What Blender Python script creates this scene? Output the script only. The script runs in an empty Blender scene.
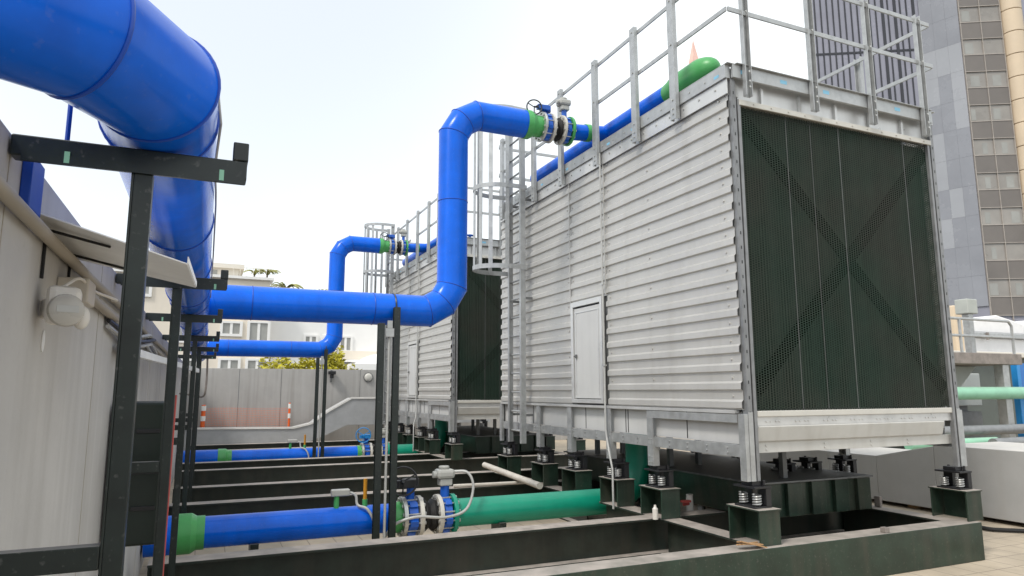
import bpy, bmesh, math, random
from mathutils import Vector, Matrix
random.seed(7)
SC = bpy.context.scene
COL = SC.collection
R = math.radians
pi = math.pi

# ------------------------------------------------------------------ camera
CAM_Z = 2.0
yaw, pitch, roll = R(23.934), R(8.5545), R(-0.1156)
fw = Vector((math.sin(yaw)*math.cos(pitch), math.cos(yaw)*math.cos(pitch), math.sin(pitch)))
rt = Vector((math.cos(yaw), -math.sin(yaw), 0))
up = rt.cross(fw)
r2 = rt*math.cos(roll) + up*math.sin(roll)
u2 = up*math.cos(roll) - rt*math.sin(roll)
cd = bpy.data.cameras.new('camera')
cam = bpy.data.objects.new('camera', cd)
COL.objects.link(cam)
cam.matrix_world = Matrix(((r2.x, u2.x, -fw.x, 0), (r2.y, u2.y, -fw.y, 0), (r2.z, u2.z, -fw.z, CAM_Z), (0, 0, 0, 1)))
cd.sensor_width = 36
cd.lens = 24.036
cd.clip_start = 0.02
cd.clip_end = 5000
SC.camera = cam

# ------------------------------------------------------------------ light, sky, exposure
SUN_EL, SUN_AZ = R(52), R(-118)          # azimuth from +Y towards +X
to_sun = Vector((math.sin(SUN_AZ)*math.cos(SUN_EL), math.cos(SUN_AZ)*math.cos(SUN_EL), math.sin(SUN_EL)))
w = bpy.data.worlds.new('World')
SC.world = w
w.use_nodes = True
nt = w.node_tree
nt.nodes.clear()
sky = nt.nodes.new('ShaderNodeTexSky')
sky.sky_type = 'NISHITA'
sky.sun_disc = False
sky.sun_elevation = SUN_EL
sky.sun_rotation = SUN_AZ
sky.air_density = 1.0
sky.dust_density = 3.0
tc = nt.nodes.new('ShaderNodeTexCoord')
nz = nt.nodes.new('ShaderNodeTexNoise')
nz.inputs['Scale'].default_value = 1.6
nz.inputs['Detail'].default_value = 6
nt.links.new(tc.outputs['Generated'], nz.inputs['Vector'])
cr = nt.nodes.new('ShaderNodeMapRange')
cr.inputs['From Min'].default_value = 0.30
cr.inputs['From Max'].default_value = 0.58
cr.inputs['To Min'].default_value = 0.80
cr.inputs['To Max'].default_value = 0.97
nt.links.new(nz.outputs['Fac'], cr.inputs['Value'])
mx = nt.nodes.new('ShaderNodeMixRGB')
# a thin, clearer patch of sky towards the north, overcast elsewhere
dp = nt.nodes.new('ShaderNodeVectorMath')
dp.operation = 'DOT_PRODUCT'
nt.links.new(tc.outputs['Generated'], dp.inputs[0])
dp.inputs[1].default_value = Vector((-.02, .80, .60)).normalized()
dr = nt.nodes.new('ShaderNodeMapRange')
dr.interpolation_type = 'SMOOTHSTEP'
dr.inputs['From Min'].default_value = .80
dr.inputs['From Max'].default_value = .99
dr.inputs['To Min'].default_value = 1.0
dr.inputs['To Max'].default_value = .61
nt.links.new(dp.outputs['Value'], dr.inputs['Value'])
ml = nt.nodes.new('ShaderNodeMath')
ml.operation = 'MULTIPLY'
nt.links.new(cr.outputs['Result'], ml.inputs[0])
nt.links.new(dr.outputs['Result'], ml.inputs[1])
nt.links.new(ml.outputs[0], mx.inputs['Fac'])
nt.links.new(sky.outputs['Color'], mx.inputs['Color1'])
mx.inputs['Color2'].default_value = (8.0, 8.35, 8.5, 1)     # bright overcast cloud, same scale as the sky
bg = nt.nodes.new('ShaderNodeBackground')
bg.inputs['Strength'].default_value = 0.10
nt.links.new(mx.outputs['Color'], bg.inputs['Color'])
ow = nt.nodes.new('ShaderNodeOutputWorld')
nt.links.new(bg.outputs['Background'], ow.inputs['Surface'])
sl = bpy.data.lights.new('sun', 'SUN')
sl.energy = 1.4
sl.angle = R(12)
sl.color = (1, 0.95, 0.88)
so = bpy.data.objects.new('sun', sl)
COL.objects.link(so)
so.rotation_euler = to_sun.to_track_quat('Z', 'Y').to_euler()
SC.view_settings.view_transform = 'Standard'
SC.view_settings.look = 'None'
SC.view_settings.exposure = 0.72
SC.view_settings.gamma = 1
SC.view_settings.use_curve_mapping = False

# ------------------------------------------------------------------ materials
def mat(name, col, rough=.5, metal=0., var=.12, scale=3., dust_toplight=0., dust_toplight_col=(.42, .39, .36), streak=0., streakcol=None,
        bump=0., bscale=60., spec=.5, coat=0., fine=0.):
    m = bpy.data.materials.new(name)
    m.use_nodes = True
    N, L = m.node_tree.nodes, m.node_tree.links
    p = N['Principled BSDF']
    p.inputs['Roughness'].default_value = rough
    p.inputs['Metallic'].default_value = metal
    p.inputs['Specular IOR Level'].default_value = spec
    if coat:
        p.inputs['Coat Weight'].default_value = coat
        p.inputs['Coat Roughness'].default_value = .12
    geo = N.new('ShaderNodeNewGeometry')
    n1 = N.new('ShaderNodeTexNoise')
    n1.inputs['Scale'].default_value = scale
    n1.inputs['Detail'].default_value = 8
    n1.inputs['Roughness'].default_value = .65
    L.new(geo.outputs['Position'], n1.inputs['Vector'])
    mr = N.new('ShaderNodeMapRange')
    mr.inputs['From Min'].default_value = .3
    mr.inputs['From Max'].default_value = .7
    mr.inputs['To Min'].default_value = 1-var
    mr.inputs['To Max'].default_value = 1+var
    L.new(n1.outputs['Fac'], mr.inputs['Value'])
    mul = N.new('ShaderNodeVectorMath')
    mul.operation = 'SCALE'
    mul.inputs[0].default_value = col
    L.new(mr.outputs['Result'], mul.inputs['Scale'])
    cur = mul.outputs['Vector']
    if streak:
        mp = N.new('ShaderNodeMapping')
        mp.inputs['Scale'].default_value = (4.5, 4.5, .35)
        L.new(geo.outputs['Position'], mp.inputs['Vector'])
        n2 = N.new('ShaderNodeTexNoise')
        n2.inputs['Scale'].default_value = 1.6
        n2.inputs['Detail'].default_value = 6
        L.new(mp.outputs['Vector'], n2.inputs['Vector'])
        m2 = N.new('ShaderNodeMapRange')
        m2.inputs['From Min'].default_value = .48
        m2.inputs['From Max'].default_value = .75
        m2.inputs['To Max'].default_value = streak
        L.new(n2.outputs['Fac'], m2.inputs['Value'])
        mm = N.new('ShaderNodeMixRGB')
        L.new(m2.outputs['Result'], mm.inputs['Fac'])
        L.new(cur, mm.inputs['Color1'])
        mm.inputs['Color2'].default_value = (*(streakcol or [c*.55 for c in col]), 1)
        cur = mm.outputs['Color']
    if fine:
        n3 = N.new('ShaderNodeTexNoise')
        n3.inputs['Scale'].default_value = 45
        n3.inputs['Detail'].default_value = 3
        L.new(geo.outputs['Position'], n3.inputs['Vector'])
        m3 = N.new('ShaderNodeMapRange')
        m3.inputs['From Min'].default_value = .62
        m3.inputs['From Max'].default_value = .74
        m3.inputs['To Max'].default_value = fine
        L.new(n3.outputs['Fac'], m3.inputs['Value'])
        mm = N.new('ShaderNodeMixRGB')
        L.new(m3.outputs['Result'], mm.inputs['Fac'])
        L.new(cur, mm.inputs['Color1'])
        mm.inputs['Color2'].default_value = (*dust_toplight_col, 1)
        cur = mm.outputs['Color']
    if dust_toplight:  # tint on upward faces
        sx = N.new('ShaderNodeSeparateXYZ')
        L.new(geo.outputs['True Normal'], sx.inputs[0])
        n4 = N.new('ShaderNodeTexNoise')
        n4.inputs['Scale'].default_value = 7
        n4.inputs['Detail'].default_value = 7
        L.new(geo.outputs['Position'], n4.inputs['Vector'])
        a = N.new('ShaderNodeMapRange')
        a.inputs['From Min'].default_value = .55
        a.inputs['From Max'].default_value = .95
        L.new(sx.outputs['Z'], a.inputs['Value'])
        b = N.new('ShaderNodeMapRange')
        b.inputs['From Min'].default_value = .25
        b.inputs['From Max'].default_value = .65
        b.inputs['To Min'].default_value = dust_toplight*.55
        b.inputs['To Max'].default_value = dust_toplight
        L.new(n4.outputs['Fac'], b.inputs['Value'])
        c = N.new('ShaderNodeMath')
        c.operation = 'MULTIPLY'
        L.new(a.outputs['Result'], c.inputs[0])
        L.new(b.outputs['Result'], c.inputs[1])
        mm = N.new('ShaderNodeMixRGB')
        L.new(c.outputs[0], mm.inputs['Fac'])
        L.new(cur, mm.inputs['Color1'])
        mm.inputs['Color2'].default_value = (*dust_toplight_col, 1)
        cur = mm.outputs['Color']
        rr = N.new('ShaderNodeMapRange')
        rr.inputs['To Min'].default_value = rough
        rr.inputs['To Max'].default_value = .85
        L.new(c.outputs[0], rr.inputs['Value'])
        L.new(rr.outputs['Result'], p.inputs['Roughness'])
    else:
        rr = N.new('ShaderNodeMapRange')
        rr.inputs['From Min'].default_value = .3
        rr.inputs['From Max'].default_value = .7
        rr.inputs['To Min'].default_value = max(.03, rough-.08)
        rr.inputs['To Max'].default_value = min(1, rough+.1)
        L.new(n1.outputs['Fac'], rr.inputs['Value'])
        L.new(rr.outputs['Result'], p.inputs['Roughness'])
    L.new(cur, p.inputs['Base Color'])
    if bump:
        nb = N.new('ShaderNodeTexNoise')
        nb.inputs['Scale'].default_value = bscale
        nb.inputs['Detail'].default_value = 4
        L.new(geo.outputs['Position'], nb.inputs['Vector'])
        bb = N.new('ShaderNodeBump')
        bb.inputs['Strength'].default_value = bump
        bb.inputs['Distance'].default_value = .01
        L.new(nb.outputs['Fac'], bb.inputs['Height'])
        L.new(bb.outputs['Normal'], p.inputs['Normal'])
    return m

M = {}
M['blue'] = mat('blue_paint', (.001, .122, .70), .22, var=.15, scale=2.6, spec=.25, dust_toplight=.16, dust_toplight_col=(.16, .22, .50), bump=.04, bscale=7, streak=.35, streakcol=(.008, .065, .40), fine=.16)
M['blue_dark'] = mat('blue_seam_paint', (.002, .055, .38), .4)
M['green'] = mat('green_fitting', (.07, .36, .10), .38, var=.10)
M['teal'] = mat('teal_pipe_paint', (.004, .27, .17), .35, var=.12, dust_toplight=.25, dust_toplight_col=(.2, .35, .3))
M['mint'] = mat('mint_pipe_paint', (.25, .52, .36), .45, dust_toplight=.3)
M['frame'] = mat('black_green_steel', (.018, .026, .021), .33, var=.35, scale=5, dust_toplight=.95, dust_toplight_col=(.42, .37, .33), streak=.45, streakcol=(.055, .045, .036), bump=.03, bscale=30)
M['frame_green'] = mat('dark_green_steel', (.018, .036, .025), .30, var=.35, scale=4, dust_toplight=.9, dust_toplight_col=(.42, .37, .33), streak=.55, streakcol=(.07, .062, .048), fine=.10)
M['post'] = mat('black_steel_post', (.010, .016, .014), .38, var=.4, scale=8, dust_toplight=.8, dust_toplight_col=(.28, .27, .26), fine=.22)
M['galv'] = mat('galvanised_steel', (.42, .43, .43), .42, metal=.55, var=.18, scale=9, streak=.25, streakcol=(.30, .29, .27), fine=.2)
M['galv_dark'] = mat('weathered_galvanised_steel', (.17, .175, .175), .5, metal=.4, var=.25, scale=7)
M['siding'] = mat('galvanised_siding', (.515, .505, .48), .40, metal=.35, var=.08, scale=1.1, streak=.28, streakcol=(.38, .36, .32), fine=.12, dust_toplight_col=(.4, .36, .30), bump=.05, bscale=3.5)
M['galv_mid'] = mat('dull_galvanised_steel', (.25, .255, .26), .5, metal=.45, var=.2, scale=8, streak=.2)
M['sheet'] = mat('smooth_galvanised_sheet', (.60, .60, .59), .33, metal=.45, var=.10, scale=3, streak=.2)
M['cream'] = mat('cream_grp_panel', (.56, .545, .50), .5, var=.06, scale=2, streak=.15)
M['pan'] = mat('grey_white_pan_sheet', (.50, .495, .47), .5, var=.08, scale=2.5, streak=.35, streakcol=(.36, .34, .30))
M['door'] = mat('white_door_panel', (.53, .53, .52), .5, var=.05, streak=.15)
M['rubber'] = mat('black_rubber', (.012, .012, .012), .7)
M['spring'] = mat('spring_steel', (.36, .36, .35), .35, metal=.5)
M['bluevalve'] = mat('blue_valve_enamel', (.01, .10, .48), .3)
M['skyblue'] = mat('light_blue_enamel', (.02, .25, .62), .35)
M['zinc'] = mat('zinc_bolts', (.50, .50, .48), .35, metal=.6, var=.2, scale=20)
M['actuator'] = mat('grey_actuator_paint', (.42, .42, .39), .45, var=.08)
M['blackiron'] = mat('black_iron', (.015, .015, .017), .4)
M['ring_white'] = mat('pale_flange', (.58, .56, .50), .5, var=.1)
M['sticker'] = mat('cyan_sticker', (.22, .50, .68), .5)
M['pvc'] = mat('dirty_white_pvc', (.55, .51, .45), .5, var=.12, scale=6, streak=.2)
M['conduit'] = mat('grey_conduit', (.45, .45, .43), .45, metal=.2)
M['beige_conduit'] = mat('beige_conduit', (.36, .32, .26), .55, var=.1)
M['white_plastic'] = mat('white_plastic', (.68, .65, .60), .4, var=.05)
M['clear_plastic'] = mat('grey_lens', (.45, .43, .39), .25, var=.05)
M['orange'] = mat('orange_plastic', (.80, .13, .02), .45)
M['amber'] = mat('amber_tube', (.55, .25, .02), .3)
M['white_paint'] = mat('white_paint', (.75, .74, .71), .5)
M['yellow'] = mat('yellow_paint', (.75, .45, .02), .45)
M['red'] = mat('red_paint', (.42, .07, .06), .45)
M['wood'] = mat('raw_wood', (.42, .25, .12), .7, var=.3, scale=20)
M['duct'] = mat('insulated_duct_cladding', (.40, .40, .395), .55, var=.06, scale=2.5, streak=.25, streakcol=(.36, .34, .31), dust_toplight=.6, dust_toplight_col=(.72, .68, .62))  # upward faces painted paler: the sunlight on top is put into the colour
M['silverduct'] = mat('silver_duct_sheet', (.40, .41, .42), .45, metal=.15, var=.1, scale=3, dust_toplight=.5, dust_toplight_col=(.62, .6, .56))
M['ledge'] = mat('pale_metal_flashing', (.82, .83, .84), .5, var=.1, scale=4)
M['cabinet'] = mat('dark_green_cabinet_paint', (.008, .017, .012), .4, var=.25, dust_toplight=.4, dust_toplight_col=(.1, .1, .1))
M['rust_beam'] = mat('rusty_grey_steel', (.24, .21, .19), .7, var=.3, scale=6)
M['shed'] = mat('grey_green_shed', (.10, .115, .105), .7, var=.15)
M['acgrey'] = mat('pale_equipment_grey', (.42, .44, .41), .6, var=.08)
M['tarp'] = mat('white_roof_coating', (.78, .77, .77), .7, var=.05)
M['bluepanel'] = mat('blue_panel_paint', (.02, .16, .50), .4)
M['facade'] = mat('cream_render', (.74, .67, .57), .8, var=.05, scale=.5, streak=.15, streakcol=(.6, .56, .48))
M['facade_w'] = mat('white_render', (.82, .81, .79), .8, var=.03, scale=.5)
M['facade_g'] = mat('beige_render', (.66, .62, .55), .8, var=.05, scale=.5)
M['winglass'] = mat('pale_window_glass', (.31, .31, .29), .12, var=.15, scale=.6)
M['darkglass'] = mat('dark_curtain_glass', (.26, .26, .31), .22, var=.12, scale=.25)
M['paleglass'] = mat('pale_blue_glass', (.25, .258, .285), .25, var=.14, scale=.2)
M['paleglass2'] = mat('lighter_blue_glass', (.33, .34, .365), .25, var=.08, scale=.2)
M['mullion'] = mat('dark_mullion', (.03, .032, .04), .5)
M['spandrel'] = mat('taupe_spandrel', (.17, .153, .14), .5, var=.12, scale=.4)
M['pane'] = mat('taupe_window_pane', (.28, .262, .24), .3, var=.2, scale=.35)
M['frameline'] = mat('pale_window_frame', (.42, .38, .34), .6)
M['beigestone'] = mat('beige_cladding', (.62, .50, .36), .6, var=.07, scale=.4)
M['leaf_y'] = mat('yellow_green_leaves', (.42, .38, .03), .6, var=.45, scale=1.6)
M['leaf_g'] = mat('green_leaves', (.30, .30, .10), .6, var=.4, scale=1.2)
M['bark'] = mat('bark', (.12, .09, .06), .9)
M['pinkspire'] = mat('pink_stone', (.80, .52, .44), .8, var=.05, scale=.2)
M['street'] = mat('street_asphalt', (.06, .06, .06), .9)
M['netting'] = mat('orange_netting', (.80, .22, .10), .7)

def floor_mat():
    m = mat('beige_roof_tiles', (.44, .37, .28), .75, var=.16, scale=2.2, fine=.25, dust_toplight_col=(.28, .24, .2), bump=.05, bscale=25)
    N, L = m.node_tree.nodes, m.node_tree.links
    p = N['Principled BSDF']
    src = p.inputs['Base Color'].links[0].from_socket
    br = N.new('ShaderNodeTexBrick')
    br.offset = 0
    br.inputs['Scale'].default_value = 1
    br.inputs['Mortar Size'].default_value = .006
    br.inputs['Brick Width'].default_value = .3
    br.inputs['Row Height'].default_value = .3
    g = N.new('ShaderNodeNewGeometry')
    L.new(g.outputs['Position'], br.inputs['Vector'])
    mm = N.new('ShaderNodeMixRGB')
    L.new(br.outputs['Fac'], mm.inputs['Fac'])
    L.new(src, mm.inputs['Color1'])
    mm.inputs['Color2'].default_value = (.24, .20, .16, 1)
    L.new(mm.outputs['Color'], p.inputs['Base Color'])
    return m
M['floor'] = floor_mat()

def concrete_mat(nm, k, sk):
    m = mat(nm, (.475*k, .46*k, .44*k), .85, var=.09, scale=1.8, streak=.55*sk, streakcol=(.35*k, .335*k, .31*k), bump=.08, bscale=40, fine=.12, dust_toplight_col=(.25, .23, .21))
    N, L = m.node_tree.nodes, m.node_tree.links
    p = N['Principled BSDF']
    src = p.inputs['Base Color'].links[0].from_socket
    g = N.new('ShaderNodeNewGeometry')
    mp = N.new('ShaderNodeMapping')
    mp.inputs['Scale'].default_value = (9, 9, .12)
    L.new(g.outputs['Position'], mp.inputs['Vector'])
    n = N.new('ShaderNodeTexNoise')
    n.inputs['Scale'].default_value = 1.1
    n.inputs['Detail'].default_value = 5
    L.new(mp.outputs['Vector'], n.inputs['Vector'])
    r = N.new('ShaderNodeMapRange')
    r.inputs['From Min'].default_value = .5
    r.inputs['From Max'].default_value = .72
    r.inputs['To Max'].default_value = .45*sk
    L.new(n.outputs['Fac'], r.inputs['Value'])
    mm = N.new('ShaderNodeMixRGB')
    L.new(r.outputs['Result'], mm.inputs['Fac'])
    L.new(src, mm.inputs['Color1'])
    mm.inputs['Color2'].default_value = (.54*k, .53*k, .515*k, 1)
    L.new(mm.outputs['Color'], p.inputs['Base Color'])
    return m
M['concrete'] = concrete_mat('smooth_grey_concrete', 1., .8)
M['concrete_far'] = concrete_mat('stained_grey_concrete', .82, 1.2)

def louver_mat():
    """plastic honeycomb screen: dark strands round real see-through cells"""
    m = bpy.data.materials.new('dark_green_honeycomb')
    m.use_nodes = True
    N, L = m.node_tree.nodes, m.node_tree.links
    p = N['Principled BSDF']
    out = N['Material Output']
    g = N.new('ShaderNodeNewGeometry')
    sx = N.new('ShaderNodeSeparateXYZ')
    L.new(g.outputs['Position'], sx.inputs[0])
    cb = N.new('ShaderNodeCombineXYZ')
    L.new(sx.outputs['Z'], cb.inputs['X'])
    L.new(sx.outputs['X'], cb.inputs['Y'])
    br = N.new('ShaderNodeTexBrick')
    br.offset = .5
    br.inputs['Scale'].default_value = 1
    br.inputs['Mortar Size'].default_value = .0031
    br.inputs['Mortar Smooth'].default_value = 0
    br.inputs['Brick Width'].default_value = .024
    br.inputs['Row Height'].default_value = .034
    L.new(cb.outputs[0], br.inputs['Vector'])
    n = N.new('ShaderNodeTexNoise')
    n.inputs['Scale'].default_value = 1.3
    n.inputs['Detail'].default_value = 5
    L.new(g.outputs['Position'], n.inputs['Vector'])
    ramp = N.new('ShaderNodeMixRGB')
    mr = N.new('ShaderNodeMapRange')
    mr.inputs['From Min'].default_value = .35
    mr.inputs['From Max'].default_value = .65
    L.new(n.outputs['Fac'], mr.inputs['Value'])
    L.new(mr.outputs['Result'], ramp.inputs['Fac'])
    ramp.inputs['Color1'].default_value = (.030, .055, .040, 1)
    ramp.inputs['Color2'].default_value = (.052, .057, .046, 1)
    L.new(ramp.outputs['Color'], p.inputs['Base Color'])
    p.inputs['Roughness'].default_value = .6
    p.inputs['Specular IOR Level'].default_value = .15
    tr = N.new('ShaderNodeBsdfTransparent')
    mix = N.new('ShaderNodeMixShader')
    L.new(br.outputs['Fac'], mix.inputs['Fac'])
    L.new(tr.outputs[0], mix.inputs[1])
    L.new(p.outputs[0], mix.inputs[2])
    L.new(mix.outputs[0], out.inputs['Surface'])
    return m
M['louver'] = louver_mat()
M['fill'] = mat('dark_fill_pack', (.028, .040, .032), .85, spec=.1, var=.4, scale=2.5)
M['inner_black'] = mat('near_black_steel_brace', (.002, .003, .0025), .95, spec=.05)  # near-black base colour so the cross reads behind the screen

# ------------------------------------------------------------------ mesh builder
class MB:
    def __init__(s):
        s.bm = bmesh.new()
    def box(s, a, b):
        x0, y0, z0 = a
        x1, y1, z1 = b
        v = [s.bm.verts.new(p) for p in ((x0, y0, z0), (x1, y0, z0), (x1, y1, z0), (x0, y1, z0), (x0, y0, z1), (x1, y0, z1), (x1, y1, z1), (x0, y1, z1))]
        for f in ((0, 3, 2, 1), (4, 5, 6, 7), (0, 1, 5, 4), (1, 2, 6, 5), (2, 3, 7, 6), (3, 0, 4, 7)):
            s.bm.faces.new([v[i] for i in f])
        return s
    def bar(s, p0, p1, w, h, upv=(0, 0, 1)):
        p0, p1 = Vector(p0), Vector(p1)
        d = (p1-p0).normalized()
        u = Vector(upv)
        if abs(d.dot(u)) > .98:
            u = Vector((0, 1, 0))
        side = d.cross(u).normalized()
        u = side.cross(d)
        ring = [side*(-w/2)+u*(-h/2), side*(w/2)+u*(-h/2), side*(w/2)+u*(h/2), side*(-w/2)+u*(h/2)]
        A = [s.bm.verts.new(p0+q) for q in ring]
        B = [s.bm.verts.new(p1+q) for q in ring]
        for i in range(4):
            j = (i+1) % 4
            s.bm.faces.new((A[i], A[j], B[j], B[i]))
        s.bm.faces.new(A[::-1])
        s.bm.faces.new(B)
        return s
    def tube(s, pts, r, seg=16, caps=True, radii=None):
        pts = [Vector(p) for p in pts]
        n = len(pts)
        rings = []
        prev = None
        for i, p in enumerate(pts):
            a = (pts[i]-pts[i-1]).normalized() if i else None
            b = (pts[i+1]-pts[i]).normalized() if i < n-1 else None
            if a is None:
                t, k = b, 1
            elif b is None:
                t, k = a, 1
            else:
                t = (a+b)
                t = a if t.length < 1e-6 else t.normalized()
                k = 1/max(.4, a.dot(t))
            if prev is None:
                u = Vector((0, 0, 1)) if abs(t.z) < .9 else Vector((0, 1, 0))
                u = (u-t*u.dot(t)).normalized()
            else:
                u = (prev-t*prev.dot(t)).normalized()
            prev = u
            v = t.cross(u)
            rr = radii[i] if radii else r
            # stretch across the mitre plane
            bend = None
            if a is not None and b is not None and (a-b).length > 1e-5:
                bend = (a-b)
                bend = (bend-t*bend.dot(t)).normalized()
            ring = []
            for j in range(seg):
                an = 2*pi*j/seg
                q = u*math.cos(an)*rr+v*math.sin(an)*rr
                if bend is not None:
                    q = q+bend*q.dot(bend)*(k-1)
                ring.append(s.bm.verts.new(p+q))
            rings.append(ring)
        for i in range(n-1):
            for j in range(seg):
                k2 = (j+1) % seg
                s.bm.faces.new((rings[i][j], rings[i][k2], rings[i+1][k2], rings[i+1][j]))
        if caps:
            s.bm.faces.new(rings[0][::-1])
            s.bm.faces.new(rings[-1])
        return s
    def cyl(s, p0, p1, r, seg=16, r1=None):
        return s.tube([p0, p1], r, seg, True, [r, r if r1 is None else r1])
    def torus(s, c, axis, R0, r, seg=24, sub=8, a0=0., a1=2*pi):
        ax = Vector(axis).normalized()
        u = Vector((0, 0, 1)) if abs(ax.z) < .9 else Vector((1, 0, 0))
        u = (u-ax*u.dot(ax)).normalized()
        v = ax.cross(u)
        full = abs(a1-a0-2*pi) < 1e-6
        n = seg if full else seg+1
        rings = []
        for i in range(n):
            a = a0+(a1-a0)*i/seg
            d = u*math.cos(a)+v*math.sin(a)
            rings.append([s.bm.verts.new(Vector(c)+d*(R0+r*math.cos(2*pi*j/sub))+ax*(r*math.sin(2*pi*j/sub))) for j in range(sub)])
        for i in range(n if full else n-1):
            A, B = rings[i], rings[(i+1) % n]
            for j in range(sub):
                k = (j+1) % sub
                s.bm.faces.new((A[j], A[k], B[k], B[j]))
        return s
    def poly(s, pts):
        s.bm.faces.new([s.bm.verts.new(p) for p in pts])
        return s
    def prism(s, pts, off):
        off = Vector(off)
        A = [s.bm.verts.new(Vector(p)) for p in pts]
        B = [s.bm.verts.new(Vector(p)+off) for p in pts]
        n = len(A)
        for i in range(n):
            j = (i+1) % n
            s.bm.faces.new((A[i], A[j], B[j], B[i]))
        s.bm.faces.new(A[::-1])
        s.bm.faces.new(B)
        return s
    def sphere(s, c, r, sc=(1, 1, 1), seg=14, ring=8):
        res = bmesh.ops.create_uvsphere(s.bm, u_segments=seg, v_segments=ring, radius=r)
        for v in res['verts']:
            v.co = Vector((v.co.x*sc[0], v.co.y*sc[1], v.co.z*sc[2]))+Vector(c)
        return s

BASE = {}
def _finish(o, label, cat, group, kind):
    if label: o['label'] = label
    if cat: o['category'] = cat
    if group: o['group'] = group
    if kind: o['kind'] = kind

def obj(name, mb, m, parent=None, smooth=None, bevel=0., label=None, cat=None, group=None, kind=None, base=None):
    """link a builder as ONE mesh object; vertices are given in world space"""
    bmesh.ops.recalc_face_normals(mb.bm, faces=mb.bm.faces)
    b = BASE[parent] if parent is not None else Vector(base or (0, 0, 0))
    if b.length:
        bmesh.ops.translate(mb.bm, verts=mb.bm.verts, vec=-b)
    me = bpy.data.meshes.new(name)
    mb.bm.to_mesh(me)
    mb.bm.free()
    me.materials.append(M[m])
    o = bpy.data.objects.new(name, me)
    COL.objects.link(o)
    if parent is not None:
        o.parent = parent
    else:
        o.location = b
    BASE[o] = b
    if smooth:
        me.shade_smooth()
        a = R(smooth if smooth is not True else 40)
        bm = bmesh.new()
        bm.from_mesh(me)
        for e in bm.edges:
            if len(e.link_faces) == 2 and e.calc_face_angle(0) > a:
                e.smooth = False
        bm.to_mesh(me)
        bm.free()
    if bevel:
        md = o.modifiers.new('bevel', 'BEVEL')
        md.width = bevel
        md.segments = 2
        md.limit_method = 'ANGLE'
        md.angle_limit = R(40)
    _finish(o, label, cat, group, kind)
    return o

def thing(name, label, cat, loc, group=None):
    o = bpy.data.objects.new(name, None)
    o.empty_display_size = .2
    COL.objects.link(o)
    o.location = loc
    BASE[o] = Vector(loc)
    _finish(o, label, cat, group, None)
    return o

def dup(root, delta, label):
    """a copy of a thing with copies of its parts and sub-parts, moved by delta"""
    r = root.copy()
    COL.objects.link(r)
    r.location = root.location+Vector(delta)
    r['label'] = label
    for ch in list(root.children):
        c = ch.copy()
        COL.objects.link(c)
        c.parent = r
        for g in list(ch.children):
            d = g.copy()
            COL.objects.link(d)
            d.parent = c
    return r

DY = 8.35          # second tower bay stands this far behind the first
FZ = .26           # roof floor
ZB = .64           # top of the steel frame

# ------------------------------------------------------------------ ground and roof
obj('ground', MB().box((-900, -900, -15.3), (900, 900, -15)), 'street', kind='structure')
obj('roof_floor', MB().box((-.62, -6, FZ-.4), (34, 22.3, FZ)), 'floor', kind='structure')
obj('host_building', MB().box((-.6, -5.9, -15), (33.9, 22.2, FZ-.41)), 'facade_g', label='rendered block underneath the roof that carries the cooling plant', cat='building')

# left wall with panel joints
t = thing('concrete_wall', 'long stained grey concrete parapet wall close along the left side', 'wall', (-.55, 8, FZ))
mb = MB()
mb.box((-.64, -5, FZ), (-.48, 22.1, 2.64))
obj('wall_panel', mb, 'concrete', t, bevel=.006)
mb = MB()
for y in (.9, 2.0, 3.7, 5.4, 7.1, 8.8, 10.5, 12.2, 14, 15.8, 17.6, 19.4):
    mb.box((-.481, y, FZ+.02), (-.4785, y+.004, 2.63))
obj('panel_seam', mb, 'beige_conduit', t)
mb = MB()
for y in (1.82, 2.9):
    for z in (2.53, 2.57):
        mb.cyl((-.479, y, z), (-.474, y, z), .012, 10)
obj('wall_bolt', mb, 'beige_conduit', t)

# back wall
t = thing('concrete_wall', 'grey concrete parapet wall across the far end of the roof', 'wall', (5, 22.3, FZ))
obj('wall_panel', MB().box((-.6, 22.15, FZ), (34, 22.35, 2.68)), 'concrete_far', t, bevel=.006)
mb = MB()
for x in (.9, 2.1, 3.3, 4.5, 5.7):
    mb.box((x, 22.146, FZ), (x+.012, 22.151, 2.67))
obj('panel_joint', mb, 'galv_dark', t)

# ------------------------------------------------------------------ steel frame
def ibeam_x(x0, x1, yc, label, mk, wf=.23, h=ZB-FZ, ends=True, kids=True):
    o = MB()
    z0, z1 = FZ+.002, ZB
    o.box((x0, yc-wf/2, z1-.022), (x1, yc+wf/2, z1))
    o.box((x0, yc-wf/2, z0), (x1, yc+wf/2, z0+.022))
    o.box((x0, yc-.008, z0+.022), (x1, yc+.008, z1-.022))
    for x in (x0+.004, x1-.012):
        o.box((x, yc-wf/2+.004, z0+.022), (x+.01, yc-.008, z1-.022))
        o.box((x, yc+.008, z0+.022), (x+.01, yc+wf/2-.004, z1-.022))
    obj('steel_beam', o, mk, bevel=.003, label=label, cat='beam', group='steel beams across the roof', base=((x0+x1)/2, yc, FZ))
def boxbeam_x(x0, x1, yc, label, mk, wf=.23):
    o = MB().box((x0, yc-wf/2, FZ+.002), (x1, yc+wf/2, ZB))
    obj('steel_beam', o, mk, bevel=.006, label=label, cat='beam', group='steel beams across the roof', base=((x0+x1)/2, yc, FZ))

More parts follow.
